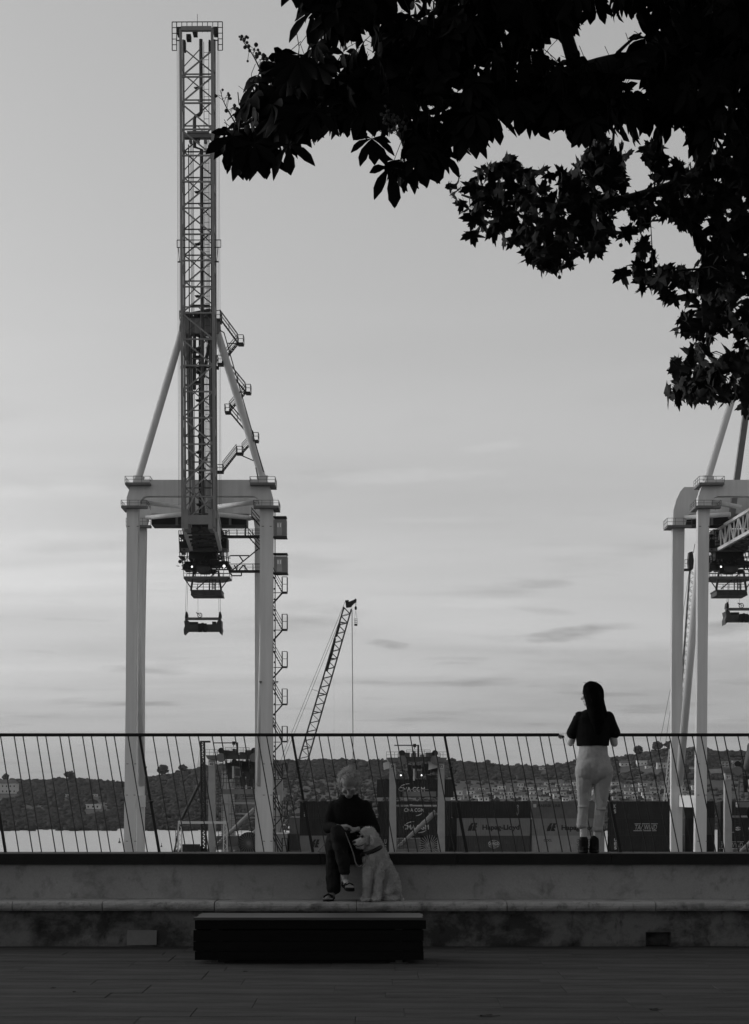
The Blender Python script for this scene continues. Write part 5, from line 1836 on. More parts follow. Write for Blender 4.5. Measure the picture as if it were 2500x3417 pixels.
# ---- boom (its own origin at the hinge, so the second crane can carry it lowered)
HINGE = W(667, 1768, 209.0)
def make_boom(parent, up):
    bo = MB()
    L0, L1 = 0.0, W(0, 104, 208).z - HINGE.z
    hw = 1.90
    def B(x, y, z):
        return Vector((x, y, z))
    xo = W(660, 0, 208).x - HINGE.x
    YF, YBk = -1.6, 1.4
    def chord(x, y, w, name):
        m = MB()
        m.beam(B(xo * 0 + x, y, L0), B(x, y, L1), w)
        return m
    boom = MB()
    boom.beam(B(-hw + 0.06, YF, L1), B(hw - 0.06, YF, L1), 0.5)
    o = link('boom', boom.mesh('boom', M_crane2, None, fix=True), parent)
    o.location = HINGE - Vector(parent.location)
    o.rotation_euler = (0, -0.0042, 0)
    def part(m, name, mt=M_crane2):
        return link(name, m.mesh(name, mt, None, fix=True), o)
    for s in (-1, 1):
        m = MB(); m.beam(B(s * hw, YF, L0), B(s * hw, YF, L1), 0.31, 0.36); part(m, 'main_chord')
        m = MB(); m.beam(B(s * hw, YBk, L0), B(s * hw, YBk, L1), 0.24, 0.3); part(m, 'rear_chord')
        # side web plates with openings between them
        z = 1.5
        while z < L1 - 1:
            m = MB(); m.box(s * hw - 0.05, s * hw + 0.05, YF + 0.2, YBk - 0.15, z, z + 0.9); part(m, 'web_plate')
            z += 4.95
    z, k = 0.6, 0
    step = 3.16
    while z + step < L1:
        for (yy, off, wd) in ((YF, 0.0, 0.17), (YBk, step / 2, 0.14)):
            za = z + off
            zb = min(za + step, L1)
            m = MB(); m.beam(B(-hw, yy, za), B(hw, yy, za), wd); part(m, 'cross_brace')
            sg = 1 if (k % 4 in (0, 1)) == (yy == YF) else -1
            m = MB(); m.beam(B(-hw * sg, yy, za), B(hw * sg, yy, zb), wd * 0.95); part(m, 'diagonal_brace')
            if yy == YBk:
                m = MB(); m.beam(B(hw * sg, yy + 0.05, za + 0.9), B(-hw * sg * 0.1, yy + 0.05, zb), wd * 0.7); part(m, 'diagonal_brace')
        if k % 2 == 0:
            m = MB()
            m.beam(B(-0.5, 0, z + step - 0.6), B(0.25, 0, z + step - 0.6), 0.08)
            m.ball(B(-0.1, 0, z + step - 0.7), (0.36, 0.2, 0.18), 8, 5)
            part(m, 'rope_roller', M_black)
        z += step
        k += 1
    for xx in (-1.25, 1.45):
        m = MB(); m.beam(B(xx, 0.9, 0.4), B(xx, 0.9, L1 - 13), 0.12, 0.2); part(m, 'trolley_rail', M_steel)
    # walkway pipe with a jog, ladder
    zj = L1 - 9.5
    m = MB()
    m.path([B(0.32, 0.6, L1 - 0.3), B(0.32, 0.6, zj + 0.3), B(0.1, 0.6, zj), B(-0.35, 0.6, zj - 0.1), B(-0.5, 0.6, zj - 0.4), B(-0.5, 0.6, zj - 3.9), B(0.35, 0.6, zj - 4.2), B(0.35, 0.6, 1.0)], 0.22, 8)
    part(m, 'cable_pipe', M_steel)
    m = MB()
    for xx in (0.65, 1.25):
        m.tube(B(xx, 0.8, 0.5), B(xx, 0.8, L1 - 0.5), 0.045, 4)
    for q in range(int((L1 - 1) / 0.9)):
        m.tube(B(0.65, 0.8, 0.7 + q * 0.9), B(1.25, 0.8, 0.7 + q * 0.9), 0.03, 4)
    part(m, 'ladder', M_steel)
    m = MB()
    for xx in (-1.0, -0.85, -0.7, 0.8, 0.95, 1.1):
        m.tube(B(xx, 1.0, 0.3), B(xx, 1.0, L1 - 12), 0.045, 4)
    for s in (-1, 1):
        for e in (0.33, 0.52, 0.68):
            m.tube(B(s * (hw + e), 0.2, 3.0 if e > 0.4 else 22), B(s * (hw + e - 0.05), 0.2, L1 - 0.5), 0.022, 4)
    part(m, 'ropes', M_rope)
    m = MB()
    m.box(-1.65, 1.65, -0.4, 0.4, L1 - 12.6, L1 - 12.1)
    m.box(-1.3, 1.3, -0.5, 0.5, L1 - 12.1, L1 - 11.85)
    for s in (-0.9, 0, 0.9):
        m.tube(B(s, -0.3, L1 - 13), B(s, 0.3, L1 - 13), 0.2, 8)
    part(m, 'sheave_beam', M_midsteel)
    # tip gallery
    m = MB()
    zt = L1 + 1.35
    for (x0, x1, za, zb) in ((-3.05, -2.5, L1 - 2.1, zt), (2.5, 3.05, L1 - 2.1, zt)):
        for xx in (x0, x1):
            m.tube(B(xx, -0.5, za), B(xx, -0.5, zb), 0.06, 5)
        for q in range(6):
            zz = za + (zb - za) * q / 5
            m.tube(B(x0, -0.5, zz), B(x1, -0.5, zz), 0.05, 4)
    m.tube(B(-3.05, -0.5, zt), B(3.05, -0.5, zt), 0.06, 5)
    m.tube(B(-2.5, -0.5, L1 + 0.6), B(2.5, -0.5, L1 + 0.6), 0.05, 4)
    for q in range(9):
        xx = -2.5 + q * 0.625
        m.tube(B(xx, -0.5, L1 + 0.1), B(xx, -0.5, zt), 0.05, 4)
    for s in (-1, 1):
        m.beam(B(s * 1.9, -0.5, L1 - 0.9), B(s * 2.6, -0.5, L1 - 0.9), 0.1)
    m.tube(B(0.0, -0.3, L1), B(0.0, -0.3, L1 + 2.4), 0.035, 4)
    part(m, 'tip_gallery', M_black)
    for xx in (-2.2, -0.3, 2.2):
        m = MB(); m.box(xx - 0.22, xx + 0.28, -1.0, 0.3, L1 - 0.2, L1 + 0.55); part(m, 'tip_sheave', M_black)
    for x0, x1, za, zb in ((-1.3, -0.75, L1 - 0.9, L1 - 0.28), (-1.62, -1.4, L1 - 2.2, L1 - 1), (1.4, 1.62, L1 - 2.2, L1 - 1)):
        m = MB(); m.box(x0, x1, -0.9, 0, za, zb); part(m, 'tip_box', M_black)
    # gallery half way up, and the knuckle where the boom joins the bridge
    zm = W(0, 822, 208).z - HINGE.z
    m = MB()
    for yy in (zm, zm + 0.9):
        m.tube(B(-2.55, -0.6, yy), B(2.75, -0.6, yy), 0.06, 5)
    for xx in (-2.55, -2.1, 2.3, 2.75):
        m.tube(B(xx, -0.6, zm), B(xx, -0.6, zm + 0.9), 0.05, 4)
    for s in (-1, 1):
        m.tube(B(s * 2.4, -0.6, zm), B(s * 2.25, -0.6, zm - 1.8), 0.05, 4)
        m.beam(B(s * 2.0, -0.6, zm - 1.75), B(s * 2.5, -0.6, zm - 1.75), 0.14)
    part(m, 'mid_gallery', M_black)
    m = MB()
    m.box(-1.75, 1.75, YF - 0.25, YF + 0.2, 0.4, 1.5)
    m.box(-1.72, -1.2, YF - 0.3, YBk, -0.2, 2.2)
    m.box(1.2, 1.72, YF - 0.3, YBk, -0.2, 2.2)
    for (a, c) in (((-1.5, 1.6), (-0.3, 4.2)), ((0.1, 4.2), (1.4, 1.6)), ((-1.6, 5.2), (1.6, 9.2))):
        m.beam(B(a[0], YF - 0.1, a[1]), B(c[0], YF - 0.1, c[1]), 0.2)
    part(m, 'hinge_frame', M_crane2)
    return o
BOOM = make_boom(CR, True)

# ---- spreader: hangs from the trolley on its ropes, moves as one
def make_spreader(label, dx, dpy, d):
    S = thing('container_spreader', label, 'spreader', W(677 + dx, 2116 + dpy, d), 'container spreaders below the cranes')
    def q(x, y, o=0):
        return W(x + dx, y + dpy, d + o)
    def pb(m, x0, x1, y0, y1, d0, d1):
        m.pbox(x0 + dx, x1 + dx, y0 + dpy, y1 + dpy, d + d0, d + d1)
    m = MB(); pb(m, 617, 737, 2060, 2067, 0, 1.0); m.build('head_block', M_midsteel, S)
    for x in (618, 730):
        m = MB()
        m.pprism([(x - 1 + dx, 2061 + dpy), (x + 1 + dx, 2044 + dpy), (x + 5 + dx, 2040 + dpy), (x + 8 + dx, 2050 + dpy), (x + 8 + dx, 2061 + dpy)], d - 0.2, 1.3)
        m.build('sheave', M_black, S)
    m = MB()
    m.pprism([(614 + dx, 2072 + dpy), (622 + dx, 2070 + dpy), (628 + dx, 2070 + dpy), (632 + dx, 2083 + dpy), (722 + dx, 2083 + dpy), (727 + dx, 2070 + dpy), (739 + dx, 2070 + dpy), (739 + dx, 2090 + dpy),
              (741 + dx, 2100 + dpy), (738 + dx, 2116 + dpy), (733 + dx, 2112 + dpy), (731 + dx, 2104 + dpy), (626 + dx, 2104 + dpy), (621 + dx, 2108 + dpy), (614 + dx, 2116 + dpy), (613 + dx, 2100 + dpy), (617 + dx, 2088 + dpy)], d - 0.3, 2.2)
    m.build('spreader_frame', M_steel, S)
    for x0, x1, y0, y1, d0, d1, nm in ((662, 674, 2080, 2109, -0.6, -0.31, 'centre_latch'), (679, 690, 2080, 2109, -0.6, -0.31, 'centre_latch'), (672, 680, 2078, 2096, -0.5, -0.32, 'latch_bridge'),
                                       (708, 721, 2074, 2083.5, -0.3, 0.6, 'control_box'), (632, 660, 2075, 2083.5, -0.3, 0.6, 'power_pack'), (618, 624, 2066.5, 2072, 0, 0.8, 'twist_lock'), (729, 735, 2066.5, 2072, 0, 0.8, 'twist_lock')):
        m = MB(); pb(m, x0, x1, y0, y1, d0, d1); m.build(nm, M_black, S)
    m = MB()
    n = 20
    c = q(667, 2053, -0.1)
    pts = [c + Vector((0.30 * math.cos(2 * math.pi * k / n), 0, 0.30 * math.sin(2 * math.pi * k / n))) for k in range(n)]
    for k in range(n):
        m.tube(pts[k], pts[(k + 1) % n], 0.05, 5)
    for k in range(0, n, 4):
        m.tube(c, pts[k], 0.03, 4)
    m.beam(q(655, 2044, -0.1), q(664, 2050, -0.1), 0.12)
    m.build('cable_wheel', M_black, S)
    m = MB()
    for x in (619, 624, 731, 736):
        m.tube(q(x, 2044, 0.3), W(x + dx + (4 if x < 700 else -1), 1925, d + 0.3), 0.028, 4)
    m.tube(q(661, 2046, 0.3), W(661 + dx, 1915, d + 0.3), 0.022, 4)
    m.build('hoist_ropes', M_rope, S)
    return S
make_spreader('dark spreader frame hanging below the raised-boom crane', 0, 0, DT0 - 1)

# ---- second crane, further along the same rails, boom lowered
C2 = copy_tree(CR)
mb = MB()
mb.path([W(465.5, 1720, DF + 1.35), W(461, 2180, DF + 1.35), W(459, 2450, DF + 1.35), W(456, BASE_PY - 30, DF + 1.35)], 0.055, 6)
mb.build('pale_edge_tube', M_light, CR)  # pale tube added to draw the thin line beside the front leg
C2['label'] = 'matching grey container crane cut off by the right edge, boom lowered'
C2.location.x += 70.7
def off(o):
    for ch in list(o.children):
        off(ch)
    bpy.data.objects.remove(o)
for ch in list(C2.children):
    n = ch.name.split('.')[0]
    if n == 'boom':
        ch.rotation_euler = (R(90), 0, 0)
    if n in ('stay_gear',):
        off(ch)
mb = MB()
for s in (-1.6, 1.6):
    top = W(667 + s * 20, 1075, DF - 0.5) + Vector((70.7, 0, 0))
    mb.beam(top, HINGE + Vector((70.7 + s, -30, 0.8)), 0.14)
mb.build('forestay', M_crane2, C2)
make_spreader('dark spreader frame hanging below the crane at the right edge', 1807, -32, 228.0)
# ------------------------------------------------------------------ containers in the yard
CL, CW, CH = 12.19, 2.44, 2.896
def container_meshes(m):
    """one 40 ft box in local coordinates: corner frame, corrugated sides, roof, doors"""
    out_ = []
    f = MB()
    for x in (0, CL - 0.16):
        for y in (0, CW - 0.16):
            f.box(x, x + 0.16, y, y + 0.16, 0, CH)
    for y in (0.005, CW - 0.145):
        for z0, z1 in ((0.003, 0.15), (CH - 0.13, CH - 0.003)):
            f.box(0.161, CL - 0.161, y, y + 0.14, z0, z1)
    for x in (0.005, CL - 0.145):
        for z0, z1 in ((0.003, 0.15), (CH - 0.13, CH - 0.003)):
            f.box(x, x + 0.14, 0.161, CW - 0.161, z0, z1)
    out_.append(('frame', f.mesh('frame', m, fix=True)))
    n = 42
    x0, x1 = 0.16, CL - 0.16
    for yo, sg in ((0.02, 1), (CW - 0.02, -1)):
        s = MB()
        vs_, fs_ = [], []
        p = (x1 - x0) / n
        xs_ = []
        for k in range(n):
            a = x0 + k * p
            xs_ += [(a, 0.045), (a + p * 0.2, 0.0), (a + p * 0.5, 0.0), (a + p * 0.7, 0.045)]
        xs_.append((x1, 0.045))
        for a, dd in xs_:
            vs_ += [(a, yo + sg * dd, 0.15), (a, yo + sg * dd, CH - 0.13)]
        for k in range(len(xs_) - 1):
            fs_.append((2 * k, 2 * k + 2, 2 * k + 3, 2 * k + 1) if sg > 0 else (2 * k + 1, 2 * k + 3, 2 * k + 2, 2 * k))
        s.add(vs_, fs_)
        out_.append(('side_panel', s.mesh('side_panel', m)))
    r_ = MB()
    r_.box(0.1, CL - 0.1, 0.1, CW - 0.1, CH - 0.06, CH - 0.03)
    out_.append(('roof', r_.mesh('roof', m)))
    for xe, nm in ((0.03, 'door'), (CL - 0.07, 'end_panel')):
        e = MB()
        e.box(xe, xe + 0.04, 0.16, CW - 0.16, 0.15, CH - 0.13)
        for q in (0.5, 0.95, 1.5, 1.95):
            e.tube((xe - 0.02 if nm == 'door' else xe + 0.06, q, 0.1), (xe - 0.02 if nm == 'door' else xe + 0.06, q, CH - 0.08), 0.025, 5)
        out_.append((nm, e.mesh(nm, m, fix=True)))
    return out_
CM = {}
CMAT = {
    'black': mat('black_container_paint', 0.016, 0.6, var=0.3, scale=0.5),
    'navy': mat('dark_container_paint', 0.026, 0.6, var=0.25, scale=0.5),
    'dark': mat('charcoal_container_paint', 0.055, 0.6, var=0.2, scale=0.5),
    'mid': mat('mid_grey_container_paint', 0.11, 0.6, var=0.2, scale=0.5),
    'grey': mat('grey_container_paint', 0.19, 0.6, var=0.15, scale=0.5),
    'pale': mat('pale_container_paint', 0.27, 0.6, var=0.12, scale=0.5),
}
def container(px0, row, D, col, label, z=None, turn=False, grp='shipping containers in the yard'):
    if col not in CM:
        CM[col] = container_meshes(CMAT[col])
    x = (px0 - HX) / FPX * D
    zz = YARD_Z + row * (CH + 0.004) if z is None else z
    c = thing('shipping_container', label, 'container', (x, D, zz), grp)
    if turn:
        c.rotation_euler = (0, 0, R(90))
        c.location.x += CW
    for nm, me in CM[col]:
        link(nm, me, c)
    return c
def letters(c, s, x0, x1, y0, y1, m, shear=0.0, bold=0.02):
    d = c.location.y + 0.012
    return link('lettering', text_mesh(s, m, x0, x1, y0, y1, d, c.location, bold, shear), c)
def upright(c, s, xc, w, y0, y1, m):
    """letters set one below the other"""
    h = (y1 - y0) / len(s)
    for k, ch in enumerate(s):
        letters(c, ch, xc - w / 2, xc + w / 2, y0 + k * h + h * 0.12, y0 + (k + 1) * h - h * 0.12, m, bold=0.03)
def swoosh(c, cx, cy, rx, ry, a0, a1, m, w=2.6):
    d = c.location.y + 0.012
    mb = MB()
    n = 14
    vs_, fs_ = [], []
    for k in range(n + 1):
        a = R(a0 + (a1 - a0) * k / n)
        ww = w * math.sin(math.pi * (0.12 + 0.8 * k / n))
        for e in (-ww / 2, ww / 2):
            vs_.append(W(cx + (rx + e) * math.cos(a), cy - (ry + e) * math.sin(a), d))
    for k in range(n):
        fs_.append((2 * k, 2 * k + 1, 2 * k + 3, 2 * k + 2))
    mb.add(vs_, fs_)
    return mb.build('swoosh', m, c, fix=False)
def shape(c, polys, m, name='emblem'):
    d = c.location.y + 0.012
    mb = MB()
    for p in polys:
        mb.add([W(x, y, d) for x, y in p], [tuple(range(len(p)))])
    return mb.build(name, m, c, fix=False)
def hl_mark(c, x, y, w, h):
    """two slanted interlocked flag shapes"""
    P = lambda u, v_: (x + u * w, y + v_ * h)
    shape(c, [[P(0.0, 1), P(0.12, 0.45), P(0.40, 0.0), P(0.62, 0.0), P(0.42, 0.42), P(0.52, 0.42), P(0.36, 1)],
              [P(0.42, 1), P(0.56, 0.45), P(0.70, 0.0), P(1.0, 0.0), P(0.84, 0.42), P(0.98, 0.42), P(0.86, 0.62), P(0.74, 0.62), P(0.9, 1)]], M_ink)
def tailwind(c, x0, x1, y0, y1):
    letters(c, 'TAILWIND', x0 + 6, x1 - 3, y0 + 4, y1 - 4, M_greyink, 0.25, 0.0)
    sh = (y1 - y0) * 0.15
    shape(c, [[(x0 + sh, y0 + 2), (x1, y0 + 2), (x1, y0), (x0 + sh, y0)], [(x0, y1), (x1 - sh, y1), (x1 - sh, y1 - 2), (x0, y1 - 2)]], M_greyink, 'emblem_bar')

D1 = 290.0
# stack behind the seated man
a1 = container(1001, 3, D1, 'black', 'black container, top of the stack behind the seated man')
upright(a1, 'HSD', 1019, 8, 2690, 2726, M_greyink)
container(1001, 2, D1, 'black', 'black container, middle of the stack behind the seated man')
a3 = container(1001, 1, D1, 'grey', 'pale grey lettered container under the black ones behind the seated man')
hl_mark(a3, 1037, 2801, 30, 27)
letters(a3, 'Hapag-Lloyd', 1092, 1212, 2803, 2830, M_ink, bold=0.035)
container(1001, 0, D1, 'dark', 'bottom container of the stack behind the seated man')
# box ends standing left of it
for k, (px, dd, rows_, col, tx) in enumerate(((966, 305, 3, 'mid', 'left of the stack behind the man'), (912, 303, 2, 'pale', 'standing alone by the crane stair tower'))):
    for r_ in range(rows_):
        c_ = container(px, r_ , dd, col if r_ != 1 else ('dark' if k == 0 else col), 'end-on %s container, %s of the stack %s' % ('grey' if k == 0 else 'pale', ('bottom', 'middle', 'top')[r_] if k == 0 else ('lower one', 'upper one')[r_], tx), turn=True)
        if k == 0 and r_ == 2:
            letters(c_, 'O', 989, 996, 2762, 2772, M_greyink)
# stack with white lettering under the numbered yard crane
D2 = 292.0
for r_, lab, tx in ((2, 'dark container lettered in white, upper of the two stacked under yard crane 52', (1349, 1414, 2697, 2709)), (1, 'dark container lettered in white, lower of the two stacked under yard crane 52', (1345, 1431, 2752, 2768))):
    c_ = container(1262, r_ + 1, D2, 'navy', lab)
    letters(c_, 'CMA CGM', *tx, M_white, bold=0.014)
    cx, cy = (tx[0] + tx[1]) / 2, (tx[2] + tx[3]) / 2
    swoosh(c_, cx - 2, cy, (tx[1] - tx[0]) * 0.42, 19, 95, 155, M_white)
    swoosh(c_, cx + 4, cy, (tx[1] - tx[0]) * 0.42, 19, 275, 330, M_white)
    if r_ == 2:
        letters(c_, 'THE FRENCH LINE', 1430, 1462, 2712, 2719, M_greyink)
c_ = container(1262, 1, D2, 'black', 'black container low in the stack under yard crane 52')
upright(c_, 'US', 1286, 7, 2798, 2838, M_greyink)
container(1262, 0, D2, 'dark', 'bottom container of the stack under yard crane 52')
# next stack to the right
c_ = container(1509, 3, 294.0, 'black', 'black container on top of the pale lettered container near the middle')
upright(c_, 'OEU', 1728, 6, 2684, 2722, M_greyink)
c_ = container(1527, 2, D1, 'grey', 'pale container with a black emblem, lying on the charcoal one with the round emblem')
hl_mark(c_, 1561, 2746, 33, 26)
letters(c_, 'Hapag-Lloyd', 1610, 1734, 2752, 2774, M_ink, bold=0.035)
c_ = container(1527, 1, D1, 'dark', 'charcoal container with a white round emblem near the middle')
letters(c_, 'COSCO', 1630, 1667, 2811, 2819, M_white, bold=0.03)
letters(c_, 'SHIPPING', 1632, 1665, 2821, 2825, M_greyink)
for cx, cy, rx, ry in ((1648, 2817, 19, 13), (1641, 2817, 8, 12), (1655, 2817, 8, 12)):
    swoosh(c_, cx, cy, rx, ry, 15, 165, M_greyink, 1.8)
    swoosh(c_, cx, cy, rx, ry, 195, 345, M_greyink, 1.8)
container(1527, 0, D1, 'mid', 'bottom container of the stack with the round emblem')
# stack behind the standing woman
c_ = container(1776, 3, D1, 'mid', 'mid grey container, top of the stack behind the standing woman')
letters(c_, 'MAERSK LINE', 1794, 1871, 2684, 2693, M_ink)
shape(c_, [[(1780, 2683), (1790, 2683), (1790, 2694), (1780, 2694)]], M_greyink)
c_ = container(1776, 2, D1, 'grey', 'pale container with a black emblem directly behind the shins of the standing woman')
hl_mark(c_, 1824, 2747, 33, 26)
letters(c_, 'Hapag-Lloyd', 1874, 1996, 2753, 2775, M_ink, bold=0.035)
c_ = container(1776, 1, D1, 'pale', 'palest container behind the boots of the standing woman')
letters(c_, 'OOCL', 1815, 1842, 2800, 2808, M_ink)
container(1776, 0, D1, 'mid', 'bottom container of the stack behind the standing woman')
# black stack to the right of the woman
c_ = container(2034, 3, D1, 'black', 'black container, top of the black stack right of the standing woman')
upright(c_, 'KS', 2052, 8, 2682, 2716, M_greyink)
c_ = container(2034, 2, D1, 'black', 'black container with a barred slanted word, left of the second crane leg')
tailwind(c_, 2114, 2195, 2748, 2773)
c_ = container(2034, 1, D1, 'black', 'black container with three upright letters, right of the standing woman')
upright(c_, 'UES', 2054, 8, 2796, 2836, M_white)
container(2034, 0, D1, 'dark', 'bottom container of the black stack right of the woman')
# boxes between the legs of the right crane
for r_, col in ((3, 'navy'), (2, 'black'), (1, 'black'), (0, 'dark')):
    c_ = container(2286, r_, 296.0, col, '%s dark container between the legs of the right-hand crane' % ('bottom', 'lower', 'middle', 'topmost')[r_], turn=True)
    if r_ == 3:
        upright(c_, 'CEY', 2333, 6, 2688, 2727, M_white)
    container(2338, r_, 297.0, 'black' if r_ != 2 else 'dark', '%s narrow container end beside the leg of the right-hand crane' % ('bottom', 'lower', 'middle', 'topmost')[r_], turn=True)
# box ends in the gaps between the stacks
for px, tx in ((1222, 'between the man and yard crane 52'), (1483, 'right of yard crane 52'), (1745, 'between the two lettered pale containers')):
    for r_ in range(4 if px != 1222 else 3):
        container(px, r_, 304.0, ('dark', 'black', 'navy', 'black')[r_], '%s dark container end in the gap %s' % (('bottom', 'second', 'third', 'topmost')[r_], tx), turn=True)
# stack at the right edge
D3 = 287.0
container(2404, 3, D3, 'navy', 'dark plain container, top of the stack cut by the right edge')
c_ = container(2404, 2, D3, 'black', 'black container with wide-set white capitals at the right edge')
for ch, xa in (('U', 2352), ('A', 2414), ('S', 2455), ('C', 2497), ):
    if xa > 2404:
        letters(c_, ch, xa, xa + 16, 2759, 2771, M_white, bold=0.04)
letters(c_, 'CONTAINER', 2430, 2452, 2775, 2779, M_greyink)
c_ = container(2404, 1, D3, 'black', 'black container with a barred slanted word at the right edge')
tailwind(c_, 2400, 2482, 2808, 2832)
container(2404, 0, D3, 'dark', 'bottom container of the stack cut by the right edge')

# ------------------------------------------------------------------ rubber-tyred yard cranes
DR = 272.0
def yard_crane(ox, oy, num, label, extra=True, reel_dark=True, DR=272.0):
    def q(x, y, o=0):
        return W(x + ox, y + oy, DR + o)
    c = thing('yard_crane', label, 'crane', (W(780 + ox, 0, DR).x, DR + 4, YARD_Z), 'wheeled gantry cranes in the container yard')
    def pb(m, x0, x1, y0, y1, d0, d1):
        return m.pbox(x0 + ox, x1 + ox, y0 + oy, y1 + oy, DR + d0, DR + d1)
    def part(m, nm, mt, par=None):
        return m.build(nm, mt, par or c)
    yb = HY + (EYE - YARD_Z - 1.2) / DR * FPX - oy
    for x in (696, 858):
        for d0 in (0, 9):
            m = MB(); m.pprism([(x + ox, 2536 + oy), (x + 21 + ox, 2536 + oy), (x + 24 + ox, yb + oy), (x - 1 + ox, yb + oy)], DR + d0, 1.3); part(m, 'leg', M_midsteel if d0 else M_rtg)
        m = MB(); pb(m, x - 4, x + 26, yb, yb + 22, -1.5, 11.5); part(m, 'wheel_truck', M_steel)
        m = MB(); pb(m, x + 2, x + 19, 2543, 2556, -0.12, -0.02)
        pl = part(m, 'number_plate', M_light)
        d = DR - 0.135
        link('lettering', text_mesh(num, M_ink, x + 4 + ox, x + 17 + ox, 2545 + oy, 2554 + oy, d, root_loc(c), 0.04), pl)
        m = MB()
        m.pprism([(x - 10 + ox, 2520 + oy), (x + 30 + ox, 2520 + oy), (x + 26 + ox, 2534 + oy), (x - 2 + ox, 2534 + oy)], DR - 0.6, 11)
        railing_px(m, [q(x - 10, 2520, -0.5), q(x + 30, 2520, -0.5)], 0.9, 0.04, 0.7)
        part(m, 'leg_head', M_midsteel)
    for d0 in (0.2, 9.2):
        m = MB(); pb(m, 724, 866, 2517, 2533, d0, d0 + 1.1); part(m, 'top_beam', M_steel)
    for x in (738, 848):
        m = MB(); m.tube(q(x, 2528, -0.8), q(x, 2528, 10), 0.72, 16); part(m, 'wheel_housing', M_midsteel)
        m = MB(); m.tube(q(x, 2505, -0.3), q(x, 2505, 3), 0.48, 14); part(m, 'hoist_drum', M_black)
    m = MB()
    for (x0, x1, y0, y1) in ((740, 764, 2503, 2517), (770, 786, 2506, 2517), (800, 812, 2509, 2517), (818, 846, 2503, 2517), (776, 783, 2498, 2507)):
        pb(m, x0, x1, y0, y1, 0.5, 5)
    part(m, 'trolley_drives', M_midsteel if num == '52' else M_steel)
    m = MB()
    railing_px(m, [q(724, 2517, 0.1), q(866, 2517, 0.1)], 0.55, 0.04, 0.8)
    railing_px(m, [q(752, 2505, 2), q(832, 2505, 2)], 0.5, 0.04, 0.9)
    part(m, 'trolley_railing', M_steel)
    m = MB()
    m.tube(q(792, 2517, 0.6), q(792, 2478, 0.6), 0.16, 8)
    m.tube(q(795, 2479, 0.6), q(712, 2479, 0.6), 0.085, 6)
    pb(m, 775, 785, 2474, 2485, 0.3, 0.9)
    m.beam(q(781, 2485, 0.6), q(779, 2491, 0.6), 0.12)
    part(m, 'service_jib', M_black)
    # trolley hanging gear and cabin
    m = MB()
    for (x0, x1, y0, y1) in ((756, 770, 2545, 2577), (774, 802, 2546, 2556), (784, 802, 2560, 2591), (806, 832, 2540, 2575), (836, 858, 2536, 2566), (760, 775, 2560, 2600), (822, 850, 2580, 2600), (806, 820, 2600, 2620)):
        pb(m, x0, x1, y0, y1, 2 + random.uniform(0, 2), 6)
    for k in range(9):
        x = 745 + k * 13
        m.tube(q(x, 2534, 3), q(x + random.uniform(-8, 8), 2624, 3), 0.05, 4)
    for yy in (2552, 2566, 2582, 2598, 2612):
        m.tube(q(740, yy, 2.8), q(858, yy + random.uniform(-3, 3), 2.8), 0.06, 4)
    part(m, 'hanging_gear', M_steel)
    m = MB(); pb(m, 783, 803, 2560, 2592, 1, 3.2); cb = part(m, 'driver_cabin', M_crane2)
    m = MB(); pb(m, 785, 801, 2564, 2589, 0.9, 0.99); part(m, 'window', M_glass, cb)
    m = MB(); pb(m, 775, 780, 2557, 2597, 1, 1.6); part(m, 'cabin_ladder', M_light)
    m = MB(); pb(m, 740, 852, 2633, 2650, 1.5, 3.5); pb(m, 764, 828, 2625, 2628, 1.5, 2); part(m, 'spreader_beam', M_crane2)
    for x in (744, 756, 838, 848):
        m = MB(); m.tube(q(x, 2534, 2), q(x, 2640, 2), 0.05, 5); part(m, 'hoist_rope', M_rope)
    m = MB(); m.tube(q(719, 2681, 0.5), q(854, 2681, 0.5), 0.17, 8); part(m, 'portal_tube', M_rtg)
    m = MB(); m.tube(q(725, 2818, 1.4), q(848, 2698, 1.4), 0.24, 10); part(m, 'portal_brace', M_rtg, None)
    m = MB(); m.tube(q(735, 2812, 9.5), q(850, 2708, 9.5), 0.2, 10); part(m, 'portal_brace', M_crane2)
    m = MB(); pb(m, 718, 860, 2826, 2836, -0.5, 1); railing_px(m, [q(722, 2826, -0.4), q(800, 2826, -0.4)], 1.2, 0.05, 1.0); part(m, 'engine_deck', M_midsteel)
    m = MB(); pb(m, 722, 800, 2790, 2826, 2, 6); part(m, 'engine_housing', M_midsteel)
    # ladder cage on the leg
    m = MB()
    lx_ = 703 if extra else 760
    for x in (lx_ + 26, lx_ + 40):
        m.tube(q(x, 2620, -0.2), q(x, 2826, -0.2), 0.05, 4)
    for k in range(26):
        m.tube(q(lx_ + 26, 2624 + k * 8, -0.2), q(lx_ + 40, 2624 + k * 8, -0.2), 0.035, 4)
    for k in range(6):
        m.tube(q(lx_ + 20, 2680 + k * 24, -0.6), q(lx_ + 46, 2680 + k * 24, -0.6), 0.04, 4)
    part(m, 'ladder', M_steel)
    # cable reel with spokes
    cx, cy, rr = (830, 2813, 1.72) if extra else (835, 2818, 1.78)
    ctr = q(cx, cy, -1.2)
    if reel_dark:
        m = MB(); m.tube(ctr + Vector((0, 0.1, 0)), ctr + Vector((0, 0.45, 0)), rr, 40); rl = part(m, 'cable_reel', M_black)
    else:
        m = MB(); m.tube(ctr + Vector((0, 0.1, 0)), ctr + Vector((0, 0.3, 0)), 0.3, 12); rl = part(m, 'cable_reel', M_midsteel)
    for k in range(24):
        a = 2 * math.pi * k / 24
        m = MB(); m.beam(ctr, ctr + Vector((math.cos(a) * rr * 0.97, 0, math.sin(a) * rr * 0.97)), 0.065, 0.05); part(m, 'spoke', M_rtg if not reel_dark else M_midsteel, rl)
    m = MB(); m.tube(ctr - Vector((0, 0.15, 0)), ctr + Vector((0, 0.06, 0)), 0.28, 10); part(m, 'hub', M_midsteel, rl)
    return c
